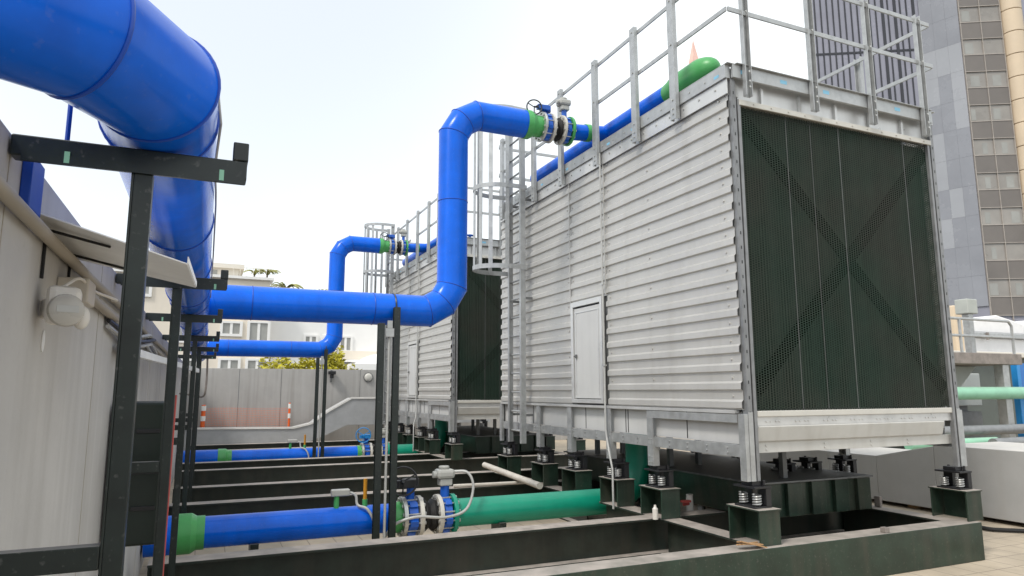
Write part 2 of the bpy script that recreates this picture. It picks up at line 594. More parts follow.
boxbeam_x(-.2, 7.47, 4.90, 'front green steel beam along the bottom right of the photo', 'frame_green')
ibeam_x(-.34, 7.42, 6.47, 'black steel beam under the front post pair and behind the front green beam', 'frame')
ibeam_x(-.34, 7.42, 9.55, 'black steel beam just behind the large blue and green floor pipe', 'frame')
ibeam_x(-.34, 7.42, 11.15, 'black steel beam midway between the two cooling towers', 'frame')
ibeam_x(-.34, 7.42, 13.45, 'black steel beam in front of the far floor pipe under the far tower front', 'frame')
ibeam_x(-.34, 7.42, 14.85, 'black steel beam right beside the far blue floor pipe', 'frame')
ibeam_x(-.34, 7.42, 17.75, 'black steel beam just behind the far blue floor pipe', 'frame')
ibeam_x(-.34, 7.42, 19.6, 'farthest black steel beam in front of the silver duct', 'frame')
FY_ = 7.84
def beam_y(x, y0, y1, label, mk):
    o = MB()
    z0, z1 = FZ+.003, ZB-.003
    o.box((x-.11, y0, z1-.02), (x+.11, y1, z1))
    o.box((x-.11, y0, z0), (x+.11, y1, z0+.02))
    o.box((x-.008, y0, z0+.02), (x+.008, y1, z1-.02))
    obj('steel_beam', o, mk, bevel=.003, label=label, cat='beam', group='steel beams along the towers', base=(x, (y0+y1)/2, FZ))
for k, (nm) in enumerate(('near', 'far')):
    d = DY*k if k else 0
    ys = (5.02, 6.35, 6.59, 9.43, 9.67, 11.03) if k == 0 else (13.57, 14.73, 14.97, 17.63, 17.87, 19.48)
    for x, sd in ((4.66, 'left'), (7.29, 'right')):
        for j, q in enumerate(('front', 'middle', 'back')):
            if sd == 'left' and q == 'middle':
                beam_y(x, ys[2], FY_+DY*k-.24, 'short dark beam before the floor pipe under the left legs of the %s cooling tower' % nm, 'frame')
                beam_y(x, FY_+DY*k+.24, ys[3], 'short dark beam past the floor pipe under the left legs of the %s cooling tower' % nm, 'frame')
                continue
            beam_y(x, ys[2*j], ys[2*j+1], '%s length of the dark steel beam under the %s legs of the %s cooling tower' % (q, sd, nm), 'frame')

# stub brackets on the frame top
obj('steel_lug', MB().box((6.05, 4.80, ZB+.001), (6.11, 4.86, ZB+.05)), 'rust_beam', bevel=.006, label='small rusty square lug on top of the front green beam', cat='lug')
obj('steel_lug', MB().box((7.32, 5.85, ZB+.001), (7.36, 5.93, ZB+.12)), 'rust_beam', bevel=.006, label='small upright rusty lug on the right beam before the white duct', cat='lug')
# bundle of wood slips
mb = MB()
rr = random.Random(3)
for i in range(7):
    y = 4.80+.02*(i % 4)
    mb.bar((4.30+rr.uniform(-.02, .02), y+.02, ZB+.075-.006*i), (4.53, y-.03+.012*i, ZB+.012+.008*(i//2)), .018, .008)
obj('wood_slips', mb, 'wood', label='little bundle of raw wood slips leaning on the front corner pedestal', cat='wood')

# ------------------------------------------------------------------ pedestals with spring isolators
def pedestal(label, x, y, mk='frame_green', wx=.24, ly=.40):
    t = thing('spring_pedestal', label, 'pedestal', (x, y, ZB), 'spring pedestals under the cooling towers')
    z0, z1 = ZB+.002, .95
    o = MB()
    o.box((x-wx/2, y-ly/2, z0), (x+wx/2, y-ly/2+.018, z1-.014))
    o.box((x-wx/2, y+ly/2-.018, z0), (x+wx/2, y+ly/2, z1-.014))
    o.box((x+.06, y-ly/2+.018, z0), (x+.074, y+ly/2-.018, z1-.014))
    obj('stub_column', o, mk, t, bevel=.003)
    obj('top_plate', MB().box((x-wx/2-.012, y-ly/2-.012, z1-.014), (x+wx/2+.012, y+ly/2+.012, z1)), mk, t, bevel=.003)
    iso = obj('spring_isolator', MB().box((x-.10, y-.13, z1), (x+.10, y+.13, z1+.016)), 'blackiron', t, bevel=.002)
    obj('pressure_plate', MB().box((x-.10, y-.14, 1.122), (x+.10, y+.14, 1.14)), 'blackiron', iso, bevel=.002)
    for yy in (-.085, .085):
        pts = []
        for i in range(49):
            a = i/48*2*pi*4.5
            pts.append((x-.03+.034*math.cos(a), y+yy+.034*math.sin(a), z1+.02+i/48*.10))
        obj('spring', MB().tube(pts, .0095, 6), 'spring', iso, smooth=True)
        obj('side_housing', MB().box((x+.035, y+yy-.05, z1+.016), (x+.095, y+yy+.05, 1.121)).cyl((x+.06, y+yy, 1.14), (x+.06, y+yy, 1.19), .014, 8), 'blackiron', iso, bevel=.004)
    obj('saddle_block', MB().box((x-.06, y-.07, 1.14), (x+.06, y+.07, 1.18)), 'blackiron', t, bevel=.004)
    return t
LEGS_Y = (5.04, 6.47, 7.34, 8.34, 9.3, 10.6)
ORD = ('front corner', 'second', 'third', 'fourth', 'fifth', 'back corner')
P0 = None
for k, nm in enumerate(('near', 'far')):
    for x, sd in ((4.65, 'left'), (7.47, 'right')):
        for i, y in enumerate(LEGS_Y):
            if sd == 'right' and i in (2, 4):
                continue
            lb = 'steel pedestal with springs, %s on the %s side under the %s cooling tower' % (ORD[i], sd, nm)
            if P0 is None:
                P0 = pedestal(lb, x, y)
            else:
                dup(P0, (x-4.65, y+DY*k-5.04, 0), lb)
    # inner ones facing the front
    dup(P0, (6.42-4.65, 6.45+DY*k-5.04, 0), 'inner dark steel pedestal below the middle of the %s cooling tower pan, left one' % nm)
    dup(P0, (6.85-4.65, 6.45+DY*k-5.04, 0), 'inner dark steel pedestal below the middle of the %s cooling tower pan, right one' % nm)
# sump channel under the pan
for k, nm in enumerate(('near', 'far')):
    d = DY*k
    t = thing('steel_girder', 'wide dark green steel girder box with stiffener plates under the %s cooling tower' % nm, 'girder', (5.9, 7.5+d, .7), 'girders under the cooling towers')
    mb = MB()
    mb.prism([(5.38, 5.75+d, 1.02), (5.42, 5.75+d, .66), (6.95, 5.75+d, .66), (6.99, 5.75+d, 1.02)], (0, 4.2, 0))
    obj('girder_body', mb, 'frame_green', t, bevel=.01)
    for x in (5.75, 6.1, 6.45, 6.8):
        obj('stiffener', MB().box((x, 5.70+d, .67), (x+.2, 5.749+d, 1.015)), 'frame_green', t, bevel=.004)
    obj('top_flange', MB().box((5.34, 5.68+d, 1.021), (7.03, 10+d, 1.04)), 'galv_dark', t, bevel=.003)
    for x, y in ((5.5, 5.9), (5.9, 5.9), (5.5, 7.4), (5.95, 7.4), (5.5, 9.2), (5.95, 9.2)):
        obj('hanger', MB().box((x-.03, y-.03+d, 1.0451), (x+.03, y+.03+d, 1.44)), 'galv_dark', t)

# ------------------------------------------------------------------ cooling tower
X0, X1, YF, YB = 4.55, 7.56, 5.0, 10.72
def corrugated(y0, y1, z0, z1, x):
    """box rib sheeting with horizontal ribs"""
    prof = []
    pit = .1728
    z = z1
    while z > z0+.001:
        for dz, dx in ((0, .0215), (.004, .022), (.079, .0215), (.099, .001), (.154, .0), (.1670, .022)):
            zz = z-dz
            if zz >= z0:
                prof.append((x+dx, zz))
        z -= pit
    if prof[-1][1] > z0+.002:
        prof.append((x+.02, z0))
    mb = MB()
    n = 14
    vs = [[mb.bm.verts.new((px+.0018*math.sin(i*2.1+pz*5), y0+(y1-y0)*i/n, pz)) for i in range(n+1)] for px, pz in prof]
    for a in range(len(prof)-1):
        for i in range(n):
            mb.bm.faces.new((vs[a][i], vs[a][i+1], vs[a+1][i+1], vs[a+1][i]))
    return mb

def cooling_tower(label):
    t = thing('cooling_tower', label, 'cooling tower', (6.05, 5.0, 1.14), 'cooling towers on the roof')
    # siding in three sheets, door opening in the middle one
    for y0, y1, z0, z1, nm in ((5.005, 7.33, 1.82, 4.93, 'siding_panel'), (7.33, 8.26, 3.19, 4.93, 'siding_panel'), (8.26, YB, 1.82, 4.93, 'siding_panel')):
        mb = corrugated(y0, y1, z0, z1, X0)
        for y in (5.14, 6.4, 7.26, 7.40, 8.2, 8.34, 9.5, 10.6):
            for i in range(18):
                z = 4.93-.045-i*.1728
                if y0 < y < y1 and z0 < z and not (i % 2 and y not in (5.14, 10.6)):
                    mb.cyl((X0+.0215, y, z), (X0+.009, y, z), .011, 8)
        o = obj(nm, mb, 'siding', t, smooth=25)
        sd = o.modifiers.new('thick', 'SOLIDIFY')
        sd.thickness = .002
        sd.use_rim = False
    for y in (7.325, 8.25):
        obj('sheet_seam', MB().box((X0-.006, y, 3.2), (X0+.004, y+.018, 4.93)), 'siding', t)
    # liner behind the sheets, right side, back, deck
    obj('casing_liner', MB().box((X0+.035, 5.3, 1.8), (X0+.05, YB-.02, 5.0)), 'galv_dark', t)
    obj('casing_liner', MB().box((X1-.05, 5.3, 1.8), (X1-.03, YB-.02, 5.0)), 'galv_dark', t)
    obj('deck', MB().box((X0+.051, 5.3, 4.98), (X1-.051, YB-.02, 5.0)), 'galv_dark', t)
    mb = corrugated(5.02, YB, 1.82, 4.93, 0)
    for v in mb.bm.verts:
        v.co.x = X1-v.co.x
    obj('siding_panel', mb, 'siding', t, smooth=25)
    # access door
    d = obj('access_door', MB().box((X0-.012, 7.46, 1.90), (X0+.02, 8.14, 3.10)), 'door', t, bevel=.006)
    mb = MB()
    for a, b in (((X0-.03, 7.40, 1.84), (X0+.02, 7.45, 3.19)), ((X0-.03, 8.15, 1.84), (X0+.02, 8.21, 3.19)), ((X0-.03, 7.45, 3.12), (X0+.02, 8.15, 3.19)), ((X0-.03, 7.45, 1.84), (X0+.02, 8.15, 1.89))):
        mb.box(a, b)
    obj('door_frame', mb, 'sheet', t, bevel=.004)
    mb = MB()
    for a, b in (((X0-.018, 7.50, 1.95), (X0-.0121, 7.515, 3.05)), ((X0-.018, 8.085, 1.95), (X0-.0121, 8.10, 3.05)), ((X0-.018, 7.515, 3.035), (X0-.0121, 8.085, 3.05))):
        mb.box(a, b)
    obj('door_rib', mb, 'sheet', d)
    obj('handle', MB().box((X0-.035, 8.06, 2.43), (X0-.0185, 8.09, 2.48)).cyl((X0-.035, 8.075, 2.455), (X0-.06, 8.075, 2.455), .010, 8), 'galv_dark', d)
    # top band and kerb
    mb = MB().box((X0-.012, 4.98, 4.905), (X0+.0, YB, 5.061))
    obj('top_band', mb, 'sheet', t, bevel=.002)
    mb = MB()
    for i in range(22):
        y = 5.15+i*.25
        mb.cyl((X0-.0121, y, 5.0), (X0-.022, y, 5.0), .012, 6)
        mb.cyl((X0-.0351, y+.12, 5.13), (X0-.043, y+.12, 5.13), .010, 6)
    obj('band_bolt', mb, 'zinc', t)
    mb = MB()
    mb.box((X0-.035, 4.97, 5.062), (X0+.03, YB+.03, 5.20))
    mb.box((X1-.03, 4.97, 5.062), (X1+.035, YB+.03, 5.20))
    mb.box((X0+.0305, 4.93, 5.062), (X1-.0305, 4.96, 5.20))
    mb.box((X0+.0305, YB, 5.062), (X1-.0305, YB+.03, 5.20))
    mb.box((X0-.035, 4.93, 5.20), (X0+.06, YB+.03, 5.208)).box((X0+.061, 4.90, 5.20), (X1-.061, 5.0, 5.208)).box((X1-.06, 4.93, 5.20), (X1+.035, YB+.03, 5.208))
    obj('top_kerb', mb, 'galv', t, bevel=.002)
    for y in (5.06, 5.75, 6.55, 7.1, 8.2, 9.0, 9.8):
        obj('sticker', MB().box((X0-.0365, y, 5.10), (X0-.0352, y+.07, 5.13)), 'sticker', t)
    for x in (4.68, 5.2, 5.8, 6.9):
        obj('sticker', MB().box((x, 4.9286, 5.11), (x+.09, 4.9299, 5.15)), 'sticker', t)
    # front: header, screens, braces, pan
    mb = MB()
    mb.box((X0+.16, 5.03, 4.86), (X1-.10, 5.05, 5.19)).box((X0+.02, 5.005, 4.90), (X0+.155, 5.06, 5.19)).box((X1-.095, 5.02, 4.90), (X1-.036, 5.06, 5.19))
    for i in range(5):
        mb.box((5.0+i*.52, 5.0, 4.86), (5.03+i*.52, 5.029, 5.05))
    obj('header_panel', mb, 'sheet', t)
    mb = MB()
    mb.box((X0+.12, 4.955, 4.80), (X1-.05, 4.975, 4.855)).box((X0+.12, 4.9755, 4.845), (X1-.05, 5.10, 4.857))
    for i in range(12):
        mb.cyl((4.85+i*.23, 4.9549, 4.828), (4.85+i*.23, 4.944, 4.828), .009, 6)
    obj('header_rail', mb, 'cream', t, bevel=.002)
    mb = MB()
    mb.box((X0+.17, 4.998, 1.812), (X1-.085, 5.002, 4.80))
    obj('louver_screen', mb, 'louver', t)
    mb = MB()
    for x, w_ in ((5.30, .005), (5.64, .003), (6.05, .006), (7.06, .006)):
        mb.box((x, 4.9935, 1.815), (x+w_, 4.9975, 4.798))
    obj('screen_seam', mb, 'galv_dark', t)
    # vertical fill sheets behind the screen
    mb = MB()
    n = 68
    for i in range(n):
        x = 4.74+i*(2.72/n)
        mb.box((x, 5.062, 1.82), (x+.03, 5.085, 4.79))
    mb.box((4.72, 5.09, 1.82), (7.47, 5.10, 4.79))
    obj('fill_rib_pattern', mb, 'fill', t)
    for a, b in (((4.74, 2.0), (7.45, 4.72)), ((4.74, 4.72), (7.45, 2.0))):
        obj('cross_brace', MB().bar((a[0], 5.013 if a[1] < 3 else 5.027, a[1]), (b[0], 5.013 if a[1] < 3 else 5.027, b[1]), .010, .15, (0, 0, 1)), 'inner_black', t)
    mb = MB()
    mb.box((X0+.15, 4.975, 1.755), (X1-.06, 5.05, 1.810))
    obj('sill_strip', mb, 'cream', t, bevel=.006)
    mb = MB().box((X0+.15, 4.995, 1.672), (X1-.06, 5.04, 1.7545))
    for i in range(8):
        for dx in (0, .05, .12, .16):
            x = 4.82+i*.37+dx
            if x < 7.4:
                mb.cyl((x, 4.9951, 1.71), (x, 4.985, 1.71), .008, 6)
    obj('sill_rail', mb, 'sheet', t, bevel=.002)
    # curved pan
    mb = MB()
    prof = [(4.990, 1.671), (4.984, 1.662), (5.018, 1.532), (5.03, 1.522), (5.2, 1.522), (5.2, 1.671)]
    mb.prism([(X0+.16, y, z) for y, z in prof], (2.62, 0, 0))
    obj('basin', mb, 'pan', t, bevel=.004)
    mb = MB()
    mb.box((X0+.14, 5.045, 1.42), (X1-.05, 5.06, 1.521)).box((X0+.14, 5.0605, 1.42), (X1-.05, 5.09, 1.43))
    for x in (4.85, 5.6, 6.25, 6.8):
        mb.cyl((x, 5.0449, 1.485), (x, 5.035, 1.485), .009, 6)
        mb.cyl((x, 5.0449, 1.45), (x, 5.035, 1.45), .009, 6)
    obj('base_channel', mb, 'pan', t, bevel=.002)
    # corner posts, angle section with slots
    def span(a, b):
        return min(a, b), max(a, b)
    for x, sx, yc, sy in ((X0+.028, 1, 4.965, 1), (X1+.005, -1, 4.965, 1), (X0+.035, 1, YB+.03, -1), (X1+.005, -1, YB+.03, -1)):
        mb = MB()
        for (xa, xb), (ya, yb), z0, z1 in ((span(x, x+sx*.006), span(yc, yc+sy*.07), 1.18, 5.058), (span(x+sx*.0065, x+sx*.055), span(yc, yc+sy*.006), 1.18, 5.058),
                                           (span(x+sx*.075, x+sx*.110), span(yc, yc+sy*.05), 1.18, 4.86)):
            mb.box((xa, ya, z0), (xb, yb, z1))
        p = obj('corner_post', mb, 'galv_mid', t, bevel=.002)
        xa, xb = span(x-sx*.045, x-sx*.0005)
        ya, yb = span(yc+sy*.002, yc+sy*.085)
        obj('corner_leg', MB().box((xa, ya, 1.18), (xb, yb, 1.784)).box((min(x, x+sx*.055), yc-sy*.004 if sy > 0 else yc+.0005, 1.18), (max(x, x+sx*.055), yc-.0005 if sy > 0 else yc+.004, 1.80)), 'galv', p, bevel=.002)
        mb = MB()
        xa, xb = span(x+sx*.020, x+sx*.032)
        for i in range(26):
            z = 1.35+i*.142
            mb.box((xa, yc-.0015 if sy > 0 else yc+.0005, z), (xb, yc-.0005 if sy > 0 else yc+.0015, z+.03))
        obj('slot_pattern', mb, 'blackiron', p)
    # skirt below the siding, left and right
    for x, sx in ((X0, 1), (X1, -1)):
        mb = MB()
        mb.box((min(x+sx*.07, x+sx*.08), 5.1, 1.5), (max(x+sx*.07, x+sx*.08), YB-.03, 1.80))
        obj('basin_skirt', mb, 'door', t)
        mb = MB()
        mb.box((min(x-sx*.012, x+sx*.05), 5.10, 1.785), (max(x-sx*.012, x+sx*.05), YB, 1.817))
        obj('skirt_flashing', mb, 'sheet', t, bevel=.002)
        mb = MB()
        mb.box((min(x+sx*.02, x+sx*.03), 5.07, 1.385), (max(x+sx*.02, x+sx*.03), YB-.02, 1.50)).box((min(x+sx*.0305, x+sx*.09), 5.07, 1.385), (max(x+sx*.0305, x+sx*.09), YB-.02, 1.395))
        for i in range(18):
            y = 5.25+i*.3
            for z in (1.42, 1.465):
                mb.cyl((x+sx*.0199, y, z), (x+sx*.008, y, z), .009, 6)
        obj('base_channel', mb, 'galv', t, bevel=.002)
    for y in (5.9, 7.0, 7.05, 8.0, 9.6, 10.2):
        obj('skirt_seam', MB().box((X0+.067, y, 1.51), (X0+.0697, y+.012, 1.78)), 'blackiron', t)
    # legs
    for x, sx in ((X0, 1), (X1, -1)):
        for i, y in enumerate(LEGS_Y):
            if i in (0, 5) or (sx < 0 and i in (2, 4)):
                continue
            mb = MB()
            mb.box((min(x-sx*.004, x+sx*.006), y-.055, 1.18), (max(x-sx*.004, x+sx*.006), y+.055, 1.783))
            mb.box((min(x+sx*.0065, x+sx*.075), y-.055, 1.18), (max(x+sx*.0065, x+sx*.075), y-.048, 1.49))
            mb.box((min(x+sx*.0065, x+sx*.075), y+.048, 1.18), (max(x+sx*.0065, x+sx*.075), y+.055, 1.49))
            for z in (1.22, 1.28, 1.42, 1.47):
                for dy in (-.025, .025):
                    mb.cyl((x-sx*.0041, y+dy, z), (x-sx*.012, y+dy, z), .008, 6)
            obj('leg', mb, 'galv', t, bevel=.002)
    mb = MB().box((X0-.009, 5.07, 1.70), (X0-.0005, 6.41, 1.778))
    obj('skirt_rail', mb, 'galv', t, bevel=.002)
    # back face, underside plates
    mb = MB()
    mb.box((X0+.14, YB, 1.82), (X1-.11, YB+.015, 5.06))
    obj('back_panel', mb, 'siding', t)
    obj('basin_floor', MB().box((X0+.085, 5.1, 1.51), (X1-.085, YB-.04, 1.52)), 'galv_dark', t)
    # fan cowl on the deck
    mb = MB()
    prof = [(1.25, 5.01), (1.15, 5.12), (1.12, 5.3), (1.18, 5.45), (1.2, 5.5)]
    seg = 40
    rings = [[mb.bm.verts.new((6.3+r*math.cos(2*pi*j/seg), 8.2+r*math.sin(2*pi*j/seg), z)) for j in range(seg)] for r, z in prof]
    for a in range(len(prof)-1):
        for j in range(seg):
            mb.bm.faces.new((rings[a][j], rings[a][(j+1) % seg], rings[a+1][(j+1) % seg], rings[a+1][j]))
    obj('fan_cowl', mb, 'galv', t, smooth=True)
    # guardrail
    def rail_post(x, y, nx, ny):
        mb = MB()
        wx, wy = (.05, .075) if abs(nx) > 0 else (.075, .05)
        if abs(nx):
            mb.box((min(x, x+nx*.05), y-.05, 4.90), (max(x, x+nx*.05), y-.042, 6.34)).box((min(x, x+nx*.05), y+.042, 4.90), (max(x, x+nx*.05), y+.05, 6.34))
            mb.box((min(x+nx*.042, x+nx*.05), y-.0415, 4.90), (max(x+nx*.042, x+nx*.05), y+.0415, 6.34))
        else:
            mb.box((x-.04, min(y, y+ny*.05), 4.87), (x-.032, max(y, y+ny*.05), 6.34)).box((x+.032, min(y, y+ny*.05), 4.87), (x+.04, max(y, y+ny*.05), 6.34))
            mb.box((x-.0315, min(y, y+ny*.008), 4.87), (x+.0315, max(y, y+ny*.008), 6.34))
        p = obj('guardrail_post', mb, 'galv', t, bevel=.002)
        mb = MB()
        for z in (4.96, 5.02, 5.12, 5.76, 6.28):
            if abs(nx):
                mb.cyl((x+nx*.0501, y, z), (x+nx*.062, y, z), .011, 6)
            else:
                mb.cyl((x, y+ny*.0501, z), (x, y+ny*.062, z), .011, 6)
        obj('bolt', mb, 'zinc', p)
    for y in (5.73, 6.47, 7.38, 8.35, 9.25, 10.5):
        rail_post(X0-.0435, y, -1, 0)
    for x in (4.73, 5.63, 6.5, 7.36):
        rail_post(x, 4.922, 0, -1)
    for y in (5.9, 7.4, 8.9, 10.4):
        rail_post(X1+.0435, y, 1, 0)
    for z in (5.76, 6.28):
        if z > 6:
            obj('guardrail', MB().bar((X0-.033, 4.91, z), (X0-.033, YB, z), .016, .05), 'galv', t, bevel=.003)
        else:
            obj('guardrail', MB().bar((X0-.033, 4.91, z), (X0-.033, 7.50, z), .016, .05), 'galv', t, bevel=.003)
            obj('guardrail', MB().bar((X0-.033, 8.10, z), (X0-.033, YB, z), .016, .05), 'galv', t, bevel=.003)
        obj('guardrail', MB().bar((X0-.02, 4.905, z), (X1+.03, 4.905, z), .016, .05), 'galv', t, bevel=.003)
        obj('guardrail', MB().bar((X1+.035, 4.92, z), (X1+.035, YB, z), .016, .05), 'galv', t, bevel=.003)
        obj('guardrail', MB().bar((X0-.02, YB+.05, z), (X1+.03, YB+.05, z), .016, .05), 'galv', t, bevel=.003)
    # seam conduit down the side
    pts = [(X0-.045, 7.335, 5.05), (X0-.045, 7.335, 1.55), (X0-.05, 7.30, 1.42), (X0-.17, 7.05, 1.25), (X0-.20, 6.95, 1.1), (X0-.20, 6.95, .66)]
    obj('conduit', MB().tube(pts, .012, 8), 'conduit', t, smooth=True)
    for z in (4.4, 3.32, 2.3):
        obj('conduit_clip', MB().box((X0-.06, 7.30, z), (X0-.03, 7.37, z+.02)), 'zinc', t)
    # twin header on the deck: blue pipe with a green domed end
    b = obj('distribution_pipe', MB().cyl((4.95, 10.1, 5.56), (4.95, 6.42, 5.56), .128, 24), 'blue', t, smooth=True)
    pts, rad = [], []
    for i in range(9):
        a = i/8*pi/2
        pts.append((4.95, 5.86-.30*math.sin(a), 5.56))
        rad.append(max(.004, .175*math.cos(a)))
    pts = [(4.95, 6.42, 5.56), (4.95, 6.34, 5.56), (4.95, 6.22, 5.56)]+pts
    rad = [.130, .140, .172]+rad
    obj('pipe_end_cap', MB().tube(pts, .16, 24, True, rad), 'green', t, smooth=50)
    for y in (9.7, 8.5, 7.3, 6.6):
        obj('pipe_stand', MB().box((4.86, y, 5.0), (5.04, y+.05, 5.45)), 'galv_dark', t)
    mb = MB().cyl((5.02, 5.20, 5.0), (5.02, 5.20, 5.30), .03, 10).torus((5.02, 5.20, 5.32), (0, 0, 1), .07, .010, 16, 6).box((4.92, 5.17, 5.305), (5.12, 5.23, 5.325))
    obj('vent_valve', mb, 'bluevalve', t)
    return t
T1 = cooling_tower('large near cooling tower with corrugated silver siding and dark louver front')
dup(T1, (0, DY, 0), 'smaller looking far cooling tower standing behind the ladder of the near one')

# ------------------------------------------------------------------ caged ladders
def ladder(label):
    x, y0, y1 = 4.40, 9.48, 9.96
    t = thing('caged_ladder', label, 'ladder', (x, 9.8, 1.2), 'caged ladders on the tower sides')
    for y in (y0, y1):
        obj('stile', MB().box((x-.05, y-.012, 1.22), (x+.035, y+.012, 6.45)).box((x-.05, y-.045 if y > 9.7 else y+.012, 1.22), (x-.043, y-.012 if y > 9.7 else y+.045, 6.45)), 'galv', t, bevel=.002)
    for i in range(17):
        z = 1.4+i*.29
        obj('rung', MB().cyl((x, y0+.0125, z), (x, y1-.0125, z), .016, 8), 'galv', t, smooth=True)
    for z in (3.88, 5.15, 6.42):
        mb = MB()
        n = 22
        yc = (y0+y1)/2
        pts = [(x+.02, y0-.10)]+[(x-.25-.48*math.sin(pi*i/n), yc-.36*math.cos(pi*i/n)) for i in range(n+1)]+[(x+.02, y1+.10)]
        for i in range(len(pts)-1):
            mb.bar((pts[i][0], pts[i][1], z), (pts[i+1][0], pts[i+1][1], z), .006, .07)
        mb.box((x+.0, y0-.1, z-.035), (x+.006, y0-.012, z+.035)).box((x+.0, y1+.012, z-.035), (x+.006, y1+.1, z+.035))
        obj('cage_hoop', mb, 'galv', t)
    yc = (y0+y1)/2
    for i in (1, 5, 8, 11, 14, 17, 21):
        a = pi*i/22
        c = (x-.25-.47*math.sin(a), yc-.35*math.cos(a))
        d = Vector((-.48*math.cos(a), .36*math.sin(a), 0)).normalized()
        obj('cage_bar', MB().bar((c[0], c[1], 3.85), (c[0], c[1], 6.45), .008, .062, d), 'galv', t)
    for z in (1.62, 3.4, 4.97):
        for y in (y0, y1):
            obj('standoff', MB().box((x+.0355, y-.02, z), (4.548, y+.02, z+.035)), 'galv_dark', t, bevel=.002)
    return t
L1 = ladder('galvanised caged ladder fixed to the side of the near cooling tower')
dup(L1, (0, DY, 0), 'galvanised caged ladder on the far cooling tower behind the blue riser bend')

# ------------------------------------------------------------------ pipes
def mitre(p, q, r, L, n=2):
    """intermediate points of a segmented bend at corner c; p,q unit directions in/out"""
def bend(c, din, dout, Rb, n=3):
    din, dout, c = Vector(din), Vector(dout), Vector(c)
    ctr = c-din*Rb+dout*Rb
    s = c-din*Rb
    pts = []
    # polygon with n joints: tangent polyline of the arc
    for k in range(n):
        a = (k+.5)*(pi/2)/n
        rad = Rb/math.cos(pi/4/n)
        pts.append(ctr+(-dout*math.cos(a)+din*math.sin(a))*rad)
    return pts

def weld(mb, c, axis, r):
    return mb.torus(c, axis, r+.001, .005, 32, 6)

# overhead header
HX, HZ, HR = -.166, 2.785, .152
t = thing('header_pipe', 'thick glossy blue header pipe overhead on the left with mitred bend', 'pipe', (HX, 6, HZ))
p0 = Vector((HX, 1.90, HZ))
s1 = p0+Vector((-.5, -.866, 0))*.265
s2 = s1+Vector((-.866, -.5, 0))*.265
end = Vector((-3.4, s2.y, HZ))
obj('pipe_body', MB().tube([(HX, 16.4, HZ), p0, s1, s2, end], HR, 48), 'blue', t, smooth=20)
def mitre_ring(c, a, b, r):
    a, b = Vector(a).normalized(), Vector(b).normalized()
    tdir = (a+b).normalized()
    mb = MB()
    k = 1/a.dot(tdir)
    bd = (a-b)
    bd = (bd-tdir*bd.dot(tdir)).normalized()
    o = tdir.cross(bd)
    seg, sub = 40, 6
    rings = []
    for i in range(seg):
        an = 2*pi*i/seg
        d = bd*math.cos(an)*k+o*math.sin(an)
        dn = d.normalized()
        rings.append([mb.bm.verts.new(Vector(c)+d*(r+.001)+dn*.0045*math.cos(2*pi*j/sub)+tdir*.0055*math.sin(2*pi*j/sub)) for j in range(sub)])
    for i in range(seg):
        A, B = rings[i], rings[(i+1) % seg]
        for j in range(sub):
            mb.bm.faces.new((A[j], A[(j+1) % sub], B[(j+1) % sub], B[j]))
    return mb
obj('weld_seam', mitre_ring(p0, (0, -1, 0), (-.5, -.866, 0), HR), 'blue_dark', t, smooth=True)
obj('weld_seam', mitre_ring(s1, (-.5, -.866, 0), (-.866, -.5, 0), HR), 'blue_dark', t, smooth=True)
obj('weld_seam', mitre_ring(s2, (-.866, -.5, 0), (-1, 0, 0), HR), 'blue_dark', t, smooth=True)
for y in (2.12, 3.4, 4.6, 5.7, 6.35, 8.0, 9.9, 12.0, 14.0):
    obj('weld_seam', weld(MB(), (HX, y, HZ), (0, 1, 0), HR), 'blue_dark', t, smooth=True)
obj('vent_stub', MB().cyl((HX-.2, 2.02, 2.64), (HX-.2, 2.02, 3.0), .006, 8), 'blue_dark', t, smooth=True)
pts = [(HX+.150, 2.02, HZ+.05), (HX+.162, 2.06, HZ-.02), (HX+.152, 2.3, HZ-.08), (HX+.158, 2.8, HZ-.02), (HX+.16, 3.3, HZ+.05), (HX+.162, 4.2, HZ-.02), (HX+.16, 5.2, HZ+.06), (HX+.16, 6.3, HZ-.01)]
sm = []
for i in range(len(pts)-1):
    for k in range(6):
        f = k/6
        f = f*f*(3-2*f)
        sm.append(Vector(pts[i]).lerp(Vector(pts[i+1]), f))
obj('cable', MB().tube(sm, .004, 8), 'conduit', t, smooth=True)

